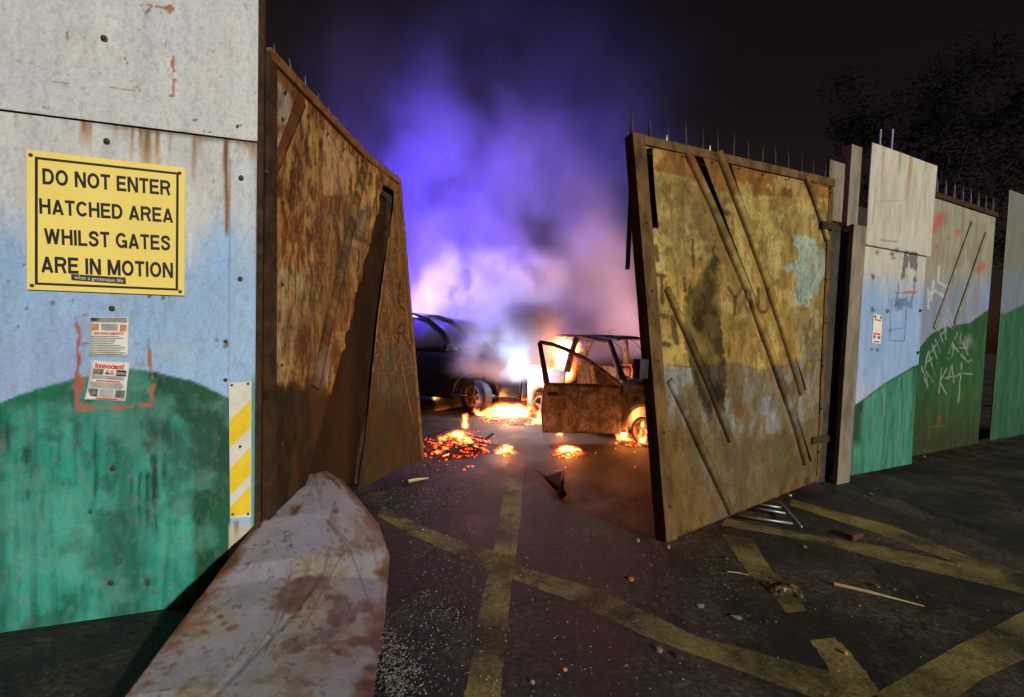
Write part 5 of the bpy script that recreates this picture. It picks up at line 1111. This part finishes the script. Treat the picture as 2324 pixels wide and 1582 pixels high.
fire_at(1300, 788, 8.2, 'fire', 'flame licking along the roof lining inside the burnt hatchback', .30, .26, .13, 110)
fire_at(1160, 940, 8.15, 'fire', 'broad bright fire on the ground under the black car\'s bumper', .85, .35, .26, 110, 34)
fire_at(1222, 952, 7.9, 'fire', 'low flames around the rear wheel of the burnt hatchback', .24, .2, .2, 40)
g = gnd(1040, 1012); fire('fire', 'widest burning heap of debris on the ground in front of the black car', (g[0], g[1]+.05, .07), (.38, .26, .15), 40, 9)
g = gnd(1008, 1010); fire('fire', 'flames at the left end of the widest burning debris heap', (g[0], g[1], .05), (.2, .16, .11), 40)
g = gnd(1147, 1030); fire('fire', 'single small flame on the ground between the debris heap and the metal arm', (g[0], g[1], .045), (.22, .15, .09), 110, 6)
g = gnd(1288, 1031); fire('fire', 'flat strip of flame on the ground in front of the open car door', (g[0], g[1], .05), (.34, .16, .08), 110, 12)
g = gnd(1270, 988); fire('fire', 'tiny flame just beneath the open car door', (g[0], g[1], .03), (.11, .1, .09), 110, 6)
g = gnd(1452, 1006); fire('fire', 'tallest flame beside the bare front wheel of the burnt hatchback', (g[0], g[1]-.12, .12), (.14, .13, .28), 110, 22)
g = gnd(1413, 998); fire('fire', 'slanting flame on the ground left of the bare front wheel', (g[0], g[1], .06), (.19, .12, .18), 110, 14)
fire_at(1445, 925, 6.95, 'fire', 'orange fire glowing inside the front wheel arch of the burnt hatchback', .24, .26, .34, 14, 40)
fire_at(990, 893, 9.1, 'fire', 'small flame at the left on the scrap lying beside the black car', .16, .15, .17, 40, 10)
fire_at(1056, 955, 7.3, 'fire', 'upright flame just in front of the black car\'s front wheel', .13, .12, .16, 40, 6)
fire_at(1090, 925, 8.45, 'fire', 'flame showing through the spokes of the black car\'s front wheel', .24, .14, .2, 110, 20)
lamp('fire_light', (2.1, 8.2, .7), 45, (1, .30, .08), .3)
lamp('fire_light', (1.9, 7.55, .45), 20, (1, .30, .08), .2)
# beds of burning plastic and trim: knobbly meshes that glow in broken patches
m = bpy.data.materials.new('burning_plastic'); m.use_nodes = True; t = m.node_tree; t.nodes.clear(); o_ = N(t, 'ShaderNodeOutputMaterial')
n1 = noise(t, 15, 7, .72); n2 = noise(t, 3.5, 4, .6)
mm = N(t, 'ShaderNodeMath', operation='MULTIPLY_ADD'); mm.inputs[1].default_value = .7; t.links.new(n2.outputs[0], mm.inputs[0]); t.links.new(n1.outputs[0], mm.inputs[2])
cr = ramp(t, mm.outputs[0], ((.80, (.0, .0, .0)), (.86, (.30, .008, .0)), (.93, (1.6, .12, .01)), (1.0, (6, 1.4, .25))))
e_ = N(t, 'ShaderNodeEmission'); e_.inputs[1].default_value = 2.2; t.links.new(cr.outputs[0], e_.inputs[0])
b_ = N(t, 'ShaderNodeBsdfPrincipled'); b_.inputs['Base Color'].default_value = (.012, .01, .009, 1); b_.inputs['Roughness'].default_value = .8
a_ = N(t, 'ShaderNodeAddShader'); t.links.new(e_.outputs[0], a_.inputs[0]); t.links.new(b_.outputs[0], a_.inputs[1]); t.links.new(a_.outputs[0], o_.inputs[0]); MT['bed'] = m
def bed(label, x0, x1, y0, y1, hgt, seed):
    P = []; cx, cy_, rx, ry = (x0+x1)/2, (y0+y1)/2, (x1-x0)/2, (y1-y0)/2
    for j in range(25):
        r_ = j/24; row = []
        for i in range(64):
            a = 2*math.pi*i/64; k = r_*(.72+.56*float(fbm(np.array([math.cos(a)*2.2+seed]), np.array([math.sin(a)*2.2]), seed, 4)[0]))
            g = gnd(cx+rx*k*math.cos(a), cy_+ry*k*math.sin(a)); h = hgt*max(0, 1-r_**2)*(.2+1.3*float(fbm(np.array([g[0]*16]), np.array([g[1]*16]), seed, 4)[0]))
            row.append((g[0], g[1], .004+h))
        P.append(row)
    mb = MB(); mb.loft(P, True); o = mb.build('burning_debris', MT['bed'], None, True); return tag(o, label, 'burning debris', 'burning debris on the ground')
bed('widest bed of burning plastic and scrap, on the ground before the black car', 968, 1108, 985, 1040, .10, 1)
bed('small burning lump on the ground between the widest bed and the metal arm', 1130, 1164, 1014, 1036, .04, 2)
bed('burning strip on the ground in front of the open car door', 1256, 1318, 1016, 1040, .04, 3)
bed('burning bed on the ground at the bare front wheel of the burnt hatchback', 1398, 1486, 982, 1016, .06, 4)
bed('burning bed on the ground under the bumper of the black car', 1096, 1236, 926, 966, .08, 5)
# embers and burning scraps
rn = random.Random(5)
mb = MB()
for k in range(300):
    x = rn.gauss(1036, 30); y = rn.gauss(1013, 12)
    if k > 210: x = rn.gauss(1020, 42); y = rn.gauss(1024, 17)
    if k > 272: x = rn.uniform(970, 1480); y = rn.gauss(1030, 32)
    if y < 985: continue
    g = gnd(x, y); L = rn.uniform(.002, .010)*(1 if k < 273 else .6); a = rn.uniform(-.5, .9); z = .008+(.06*rn.random() if k < 210 else .004)
    mb.box((g[0], g[1], z), L*2.4, L, L*.8, (math.cos(a), math.sin(a), .15), (-math.sin(a), math.cos(a), 0), (0, 0, 1))
o = mb.build('embers', MT['ember']); tag(o, 'red glowing embers scattered over the ground round the fires', 'embers', kind='stuff')
mb = MB()
for k in range(40):
    x = rn.gauss(1040, 34); y = rn.gauss(1014, 10); g = gnd(x, y); a = rn.uniform(0, 3.1); L = rn.uniform(.05, .2)
    mb.bar((g[0]-L*math.cos(a), g[1]-L*math.sin(a), .02+rn.random()*.06), (g[0]+L*math.cos(a), g[1]+L*math.sin(a), .02+rn.random()*.08), rn.uniform(.015, .05), .012, (0, 0, 1))
o = mb.build('burnt_debris', MT['soot']); tag(o, 'heap of charred scraps and trim burning on the ground before the black car', 'debris', kind='stuff')
g = dep(1016, 905, 8.9)
mb = MB(); mb.loft([[(g[0]+x, g[1]+.25*math.sin(x*3)+j*.12, .02+.10*j*(1-abs(x)*1.5)+.02*math.sin(x*9)) for x in np.linspace(-.25, .25, 9)] for j in range(4)]); o = mb.build('car_trim_panel', MT['alloy'], None, True); solid(o, .01, 0); tag(o, 'pale curved trim panel lying on the ground left of the black car\'s wheel', 'car panel')

# ------------------------------------------------------------------ loose things on the ground
def stick(name, label, a, b, wd, mat, z=.015):
    A = gnd(*a); B = gnd(*b); mb = MB(); A[2] = B[2] = z
    mb.tube([A, A*.6+B*.4+np.array([0, 0, .004]), B], [wd, wd*.9, wd*.35], 5); o = mb.build(name, MT[mat]); return tag(o, label, 'stick')
stick('wooden_stick', 'long thin pale splinter of wood on the yellow-hatched ground at right', (1892, 1330), (2096, 1381), .012, 'wood')
stick('wooden_stick', 'short pale piece of batten by the foot of the left gate leaf', (926, 1095), (972, 1088), .018, 'wood')
stick('wire_offcut', 'thin straw-like wire lying across the short yellow line beneath the right leaf', (1650, 1302), (1700, 1310), .004, 'wood')
# suspension arm
A = gnd(1216, 1073); B = gnd(1270, 1128); Cc = gnd(1277, 1078)
sa = thing('suspension_arm', 'V-shaped rusty car suspension arm with round bush, lying in the gateway', 'car part', (B[0], B[1], 0))
mb = MB(); mb.tube([(A[0], A[1], .05), ((A[0]+B[0])/2, (A[1]+B[1])/2, .055), (B[0], B[1], .05)], [.012, .022, .028], 8); mb.tube([(Cc[0], Cc[1], .05), (B[0]+.01, B[1], .05)], [.018, .022], 8); mb.build('arm', MT['rust'], sa, True)
mb = MB(); v = [(A[0]*.6+B[0]*.4, A[1]*.6+B[1]*.4, .05), (B[0], B[1], .05), (Cc[0], Cc[1]-.02, .05)]; mb.bm.faces.new([mb.bm.verts.new(x) for x in v]); o = mb.build('web_plate', MT['darkrust'], sa); solid(o, .012, 0)
mb = MB(); mb.lathe([(.018, -.04), (.036, -.04), (.038, 0), (.036, .04), (.018, .04), (.018, -.04)], (B[0]+.01, B[1]-.03, .045), (.25, -.9, .3), 16); mb.build('bush', MT['rust'], sa, True)
# tubular frame poking out beneath the right leaf
tf = thing('metal_frame', 'grey tubular steel frame lying on the ground under the right gate leaf', 'frame', tuple(gnd(1750, 1180)))
def gl_(x, y, z): p = gnd(x, y, z); return tuple(p)
for a, b in (((1660, 1168), (1798, 1188)), ((1690, 1148), (1782, 1165)), ((1700, 1140), (1772, 1152)), ((1752, 1118), (1818, 1196)), ((1600, 1150), (1752, 1118))):
    mb = MB(); mb.tube([gl_(*a, .05), gl_(*b, .05)], .011, 8); mb.build('tube', MT['steel'], tf, True)
# stones and bits
def stone(x, y, r, mat, label, cat='stone', name='stone', grp=None):
    g = gnd(x, y); mb = MB(); mb.rock((g[0], g[1], r*.35), r, int(x*7+y)); o = mb.build(name, MT[mat]); tag(o, label, cat, grp); return o
stone(1590, 1378, .026, 'stone', 'pale pinkish stone chip right of the long yellow diagonal')
stone(1447, 1228, .026, 'stone', 'cream stone near the foot of the right gate leaf')
stone(1516, 1243, .028, 'stone', 'grey stone lying just outside the right leaf\'s lower corner')
stone(1432, 1317, .026, 'orange', 'small orange lump beside the long yellow diagonal', 'rubble', 'rubble_chip')
stone(1671, 1405, .032, 'stone', 'dull rounded stone between the pink chip and the short yellow line')
stone(1990, 1333, .024, 'stone', 'grey stone just above the long wooden splinter')
stone(1825, 1243, .028, 'stone', 'grey stone beside the lower right yellow line')
stone(1495, 1478, .028, 'stone', 'flat pale flake near the bottom of the long diagonal')
stone(1542, 1492, .03, 'brick', 'brown lump next to the pale flake', 'rubble', 'rubble_chip')
stone(1918, 1484, .018, 'orange', 'bright orange scrap on the yellow stub at lower right', 'rubbish', 'rubbish_scrap')
stone(1812, 1354, .03, 'stone', 'pale flat flake beside the crushed rubbish')
stone(1975, 1137, .022, 'brick', 'small red chip in front of the teal panel', 'rubble', 'rubble_chip')
stone(1974, 1122, .03, 'stone', 'whitish lump of litter in front of the teal panel', 'litter', 'litter_lump')
stone(2096, 1037, .024, 'stone', 'white stone at the foot of the graffiti panel')
stone(1046, 1268, .016, 'stone', 'small pale pebble beside the upright yellow line\'s left')
stone(1195, 1266, .016, 'stone', 'small pale pebble right of the line crossing')
stone(1281, 1520, .015, 'orange', 'tiny yellowish chip low in the middle foreground')
stone(1206, 1552, .022, 'stone', 'pale broken chip at the bottom beside the upright line')
stone(1420, 1512, .014, 'stone', 'little grey pebble near the bottom centre')
stone(2030, 1340, .016, 'stone', 'small purple grey pebble right above the splinter')
stone(1648, 1268, .016, 'stone', 'small pebble between the two short yellow lines')
stone(800, 1098, .035, 'stone', 'lump of grey concrete at the gap in the left gate leaf', 'rubble', 'concrete_lump')
# perforated red brick
g = gnd(1936, 1222); bk = MB(); bk.box((g[0], g[1], .022), .14, .07, .045, (.9, .43, 0), (-.43, .9, 0)); o = bk.build('brick', MT['brick'], None, bevel=.008); tag(o, 'dark red brick lying between the two converging yellow lines', 'brick')
# crushed foil rubbish
g = gnd(1778, 1338); mb = MB(); rows = []
for j in range(8):
    rows.append([(g[0]+(i-5)*.020+rn.uniform(-.008, .008), g[1]+(j-4)*.018+rn.uniform(-.008, .008), max(.006, .035*math.exp(-((i-5)/3.2)**2-((j-4)/2.6)**2)+rn.uniform(-.018, .02))) for i in range(11)])
mb.loft(rows); o = mb.build('crushed_litter', MT['foil']); solid(o, .002, 0); tag(o, 'crumpled shiny piece of litter on the short yellow line', 'litter')
g = gnd(1792, 1127); mb = MB(); mb.lathe([(0, 0), (.018, 0), (.018, .012), (0, .014)], (g[0], g[1], .01), (0, 0, 1), 12); o = mb.build('bottle_cap', MT['hazy']); tag(o, 'small bright yellow cap by the lower corner of the right leaf', 'cap')
# glass shards, grit
def scatter(name, label, spots, mat, cat, smin, smax, seed):
    rn = random.Random(seed); mb = MB()
    for (x, y, sx, sy, n) in spots:
        for k in range(n):
            px, py = rn.gauss(x, sx), rn.gauss(y, sy)
            if py < 1010 or py > 1640: continue
            g = gnd(px, py); s_ = rn.uniform(smin, smax); a = rn.uniform(0, 6.3); ti = rn.uniform(-.7, .7); z = max(gz(g[0], g[1]), -.012)+.006+s_*.35
            X = np.array([math.cos(a), math.sin(a), ti*.5])*s_; Y = np.array([-math.sin(a), math.cos(a), rn.uniform(-.5, .5)])*s_*rn.uniform(.4, 1)
            c = np.array([g[0], g[1], z]); up = np.array([0, 0, .002])
            v = [c-X-Y*.6, c+X*rn.uniform(.5, 1)-Y, c+Y]
            f1 = [mb.bm.verts.new(tuple(q_)) for q_ in v]; f2 = [mb.bm.verts.new(tuple(q_-up)) for q_ in v]
            mb.bm.faces.new(f1); mb.bm.faces.new(f2[::-1])
            for i in range(3): mb.bm.faces.new((f1[i], f2[i], f2[(i+1) % 3], f1[(i+1) % 3]))
    o = mb.build(name, MT[mat]); tag(o, label, cat, kind='stuff')
scatter('glass_shards', 'broken glass glinting across the gateway ground', [(960, 1120, 60, 30, 140), (1010, 1300, 70, 90, 130), (930, 1510, 40, 60, 160), (1250, 1330, 220, 120, 90), (1700, 1350, 250, 110, 70), (1160, 1080, 160, 25, 90), (1330, 1560, 200, 40, 30)], 'shard', 'glass', .002, .005, 11)
scatter('rubble', 'pale grit and rubble spilled beside the fallen sheet', [(900, 1540, 26, 45, 520), (880, 1470, 14, 40, 160), (950, 1130, 50, 20, 200), (1000, 1440, 60, 90, 200), (1480, 1400, 330, 110, 120)], 'stone', 'rubble', .0025, .007, 12)

# ------------------------------------------------------------------ trees beyond the hoarding
def tree(label, base, ht, rad, n, seed, zc):
    rn = random.Random(seed); r = thing('tree', label, 'tree', (base[0], base[1], 0))
    mb = MB(); mb.tube([(base[0], base[1], 0), (base[0]+.1, base[1], ht*.4), (base[0]-.1, base[1], ht*.75)], [.2, .14, .06], 8)
    cl = []
    for k in range(34):
        a = rn.uniform(0, 6.28); q_ = rn.random()**.6; z = zc+rn.uniform(-1, 1)*ht*.28; rr = rad*q_
        c = np.array([base[0]+rr*math.cos(a), base[1]+rr*math.sin(a), z]); cl.append((c, rn.uniform(.3, .6)*rad*.6))
        mb.tube([(base[0], base[1], ht*.35+.2*rn.random()), tuple((c+np.array([base[0], base[1], ht*.4]))/2+rn.uniform(-.2, .2)), tuple(c*.65+np.array([base[0], base[1], ht*.4])*.35)], [.03, .016, .004], 5)
    mb.build('trunk', MT['bark'], r, True)
    mb = MB()
    for k in range(n):
        c, rr = cl[rn.randrange(len(cl))]; d = Vector((rn.gauss(0, 1), rn.gauss(0, 1), rn.gauss(0, .8))).normalized()*rr*rn.random()**.5
        p0 = Vector(c)+d; s_ = rn.uniform(.035, .075); X = Vector((rn.gauss(0, 1), rn.gauss(0, 1), rn.gauss(0, 1))).normalized(); Y = X.orthogonal().normalized()
        mb.quad(p0-X*s_, p0+Y*s_*.45, p0+X*s_, p0-Y*s_*.45)
    mb.build('crown', MT['leaf_g'], r, recalc=False)
tree('leafy tree rising dimly behind the white panel right of the gate', (8.6, 10.2), 7.2, 1.9, 13000, 1, 5.6)
tree('dark tree behind the spiked panel at the right edge of the picture', (12.6, 11.0), 7.5, 2.6, 11000, 2, 5.8)

# ------------------------------------------------------------------ smoke
BLUE = (.085, .045, 1.0)
def smoke_mat(name, gain, thr, scale, stretch, axis, rad, zfade, cut=.0, col=(.95, .93, .95), aniso=0.0, warp=.6):
    """axis ((x0,y0,z0),(x1,y1,z1)): plume centre line; rad radius at both ends"""
    m = bpy.data.materials.new(name); m.use_nodes = True; t = m.node_tree; t.nodes.clear(); o = N(t, 'ShaderNodeOutputMaterial')
    L = t.links.new
    def ma(op, a, b=None, c=None):
        n = N(t, 'ShaderNodeMath', operation=op)
        for k, v in enumerate((a, b, c)):
            if v is None: continue
            if hasattr(v, 'links'): L(v, n.inputs[k])
            else: n.inputs[k].default_value = v
        return n.outputs[0]
    tc = N(t, 'ShaderNodeTexCoord'); P = tc.outputs['Object']
    wn = N(t, 'ShaderNodeTexNoise'); wn.inputs['Scale'].default_value = scale*.6; wn.inputs['Detail'].default_value = 2; L(P, wn.inputs['Vector'])
    sb = N(t, 'ShaderNodeVectorMath', operation='SUBTRACT'); sb.inputs[1].default_value = (.5, .5, .5); L(wn.outputs['Color'], sb.inputs[0])
    sc = N(t, 'ShaderNodeVectorMath', operation='SCALE'); sc.inputs['Scale'].default_value = warp/scale; L(sb.outputs[0], sc.inputs[0])
    ad = N(t, 'ShaderNodeVectorMath', operation='ADD'); L(P, ad.inputs[0]); L(sc.outputs[0], ad.inputs[1])
    mp = N(t, 'ShaderNodeMapping'); mp.inputs['Scale'].default_value = stretch; L(ad.outputs[0], mp.inputs[0])
    nz = N(t, 'ShaderNodeTexNoise'); nz.inputs['Scale'].default_value = scale; nz.inputs['Detail'].default_value = 5; nz.inputs['Roughness'].default_value = .55; L(mp.outputs[0], nz.inputs['Vector'])
    (x0, y0, z0), (x1, y1, z1) = axis
    sep = N(t, 'ShaderNodeSeparateXYZ'); L(ad.outputs[0], sep.inputs[0]); X, Y, Z = sep.outputs
    f = ma('DIVIDE', ma('SUBTRACT', Z, z0), z1-z0); f.node.use_clamp = True
    dx = ma('SUBTRACT', X, ma('MULTIPLY_ADD', f, x1-x0, x0)); dy = ma('SUBTRACT', Y, ma('MULTIPLY_ADD', f, y1-y0, y0))
    r = ma('MULTIPLY_ADD', f, rad[1]-rad[0], rad[0])
    d = ma('DIVIDE', ma('SQRT', ma('ADD', ma('MULTIPLY', dx, dx), ma('MULTIPLY', dy, dy))), r)
    fr = N(t, 'ShaderNodeMapRange'); fr.interpolation_type = 'SMOOTHSTEP'; fr.inputs[1].default_value = 1.0; fr.inputs[2].default_value = .25; L(d, fr.inputs[0])
    zb = N(t, 'ShaderNodeMapRange'); zb.interpolation_type = 'SMOOTHSTEP'; zb.inputs[1].default_value = zfade[0]; zb.inputs[2].default_value = zfade[1]; L(Z, zb.inputs[0])
    zt = N(t, 'ShaderNodeMapRange'); zt.interpolation_type = 'SMOOTHSTEP'; zt.inputs[1].default_value = zfade[3]; zt.inputs[2].default_value = zfade[2]; L(Z, zt.inputs[0])
    nn = N(t, 'ShaderNodeMapRange'); nn.inputs[1].default_value = thr; nn.inputs[2].default_value = thr+.28; L(nz.outputs[0], nn.inputs[0])
    den = ma('MULTIPLY', ma('MULTIPLY', nn.outputs[0], fr.outputs[0]), ma('MULTIPLY', zb.outputs[0], zt.outputs[0]))
    den = ma('MULTIPLY', den, gain)
    v = N(t, 'ShaderNodeVolumePrincipled'); v.inputs['Color'].default_value = (*col, 1); v.inputs['Anisotropy'].default_value = aniso; L(den, v.inputs['Density'])
    L(v.outputs[0], o.inputs['Volume']); return m
def hull(name, axis, rad, z0, z1, mat, label):
    mb = MB(); rows = []; (ax, ay, az), (bx, by, bz) = axis
    for k in range(13):
        z = z0+(z1-z0)*k/12; f = min(max((z-az)/(bz-az), 0), 1); r = rad[0]+(rad[1]-rad[0])*f+.1
        rows.append([(ax+(bx-ax)*f+r*math.cos(a), ay+(by-ay)*f+r*math.sin(a), z) for a in np.linspace(0, 2*math.pi, 29)[:-1]])
    mb.loft(rows, True); vv = list(mb.bm.verts); mb.bm.faces.new(vv[:28][::-1]); mb.bm.faces.new(vv[-28:])
    o = mb.build(name, mat); tag(o, label, 'smoke', kind='stuff'); return o
def flood(name, loc, to, energy, color, deg, radius=.15):
    d = bpy.data.lights.new(name, 'SPOT'); d.energy = energy; d.color = color; d.shadow_soft_size = radius; d.spot_size = math.radians(deg); d.spot_blend = .6
    o = bpy.data.objects.new(name, d); COL.objects.link(o); o.location = loc; o.rotation_euler = (Vector(to)-Vector(loc)).to_track_quat('-Z', 'Y').to_euler()
AX = ((.2, 12.4, .8), (-.8, 13.2, 9)); RD = (4.4, 6.4)
sm1 = smoke_mat('drifting_smoke', .62, .42, .52, (1, 1, .8), AX, RD, (.2, 1.0, 1.5, 8.8), warp=1.1, col=(.46, .42, .48))
hull('smoke', AX, RD, .05, 8.9, sm1, 'great bank of smoke behind the cars lit blue at left and pink at right')
AX2 = ((-.30, 7.95, .7), (.3, 8.9, 2.6)); RD2 = (.95, 1.25)
sm2 = smoke_mat('bonnet_smoke', 6.5, .40, 1.6, (1, 1, .8), AX2, RD2, (.68, 1.0, 1.45, 2.5), warp=1.3)
hull('smoke', AX2, RD2, .62, 2.6, sm2, 'thick grey smoke pouring off the bonnet of the black car')
AX3 = ((-1.0, 10.9, 1.0), (-.2, 11.2, 3.6)); RD3 = (2.3, 1.6)
sm3 = smoke_mat('billowing_smoke', 9.0, .46, 1.5, (1, 1, .9), AX3, RD3, (.9, 1.5, 2.0, 3.5), warp=1.5)
hull('smoke', AX3, RD3, .85, 3.6, sm3, 'dense white billows glowing violet just above the roof of the black car')
flood('beacon_fill_light', (-4.3, 11.3, 1.8), (.2, 12.6, 4.6), 16000, BLUE, 105)
flood('beacon_fill_light', (-5.8, 15.0, 4.0), (-1, 14.5, 9), 11000, BLUE, 120)
flood('beacon_fill_light', (-4.7, 9.2, 2.3), (.6, 10.4, 1.8), 4600, (.38, .31, 1), 70)  # extra unseen pale violet flood, added to brighten the billows
flood('pink_smoke_flood', (5.2, 12.6, 1.0), (1.4, 12.9, 2.6), 6200, (1, .50, .52), 75)  # unseen flood added to colour the smoke pink, no flame stands here
lamp('headlamp_light', tuple(hlw), 150, (.42, .68, 1.0), .05)
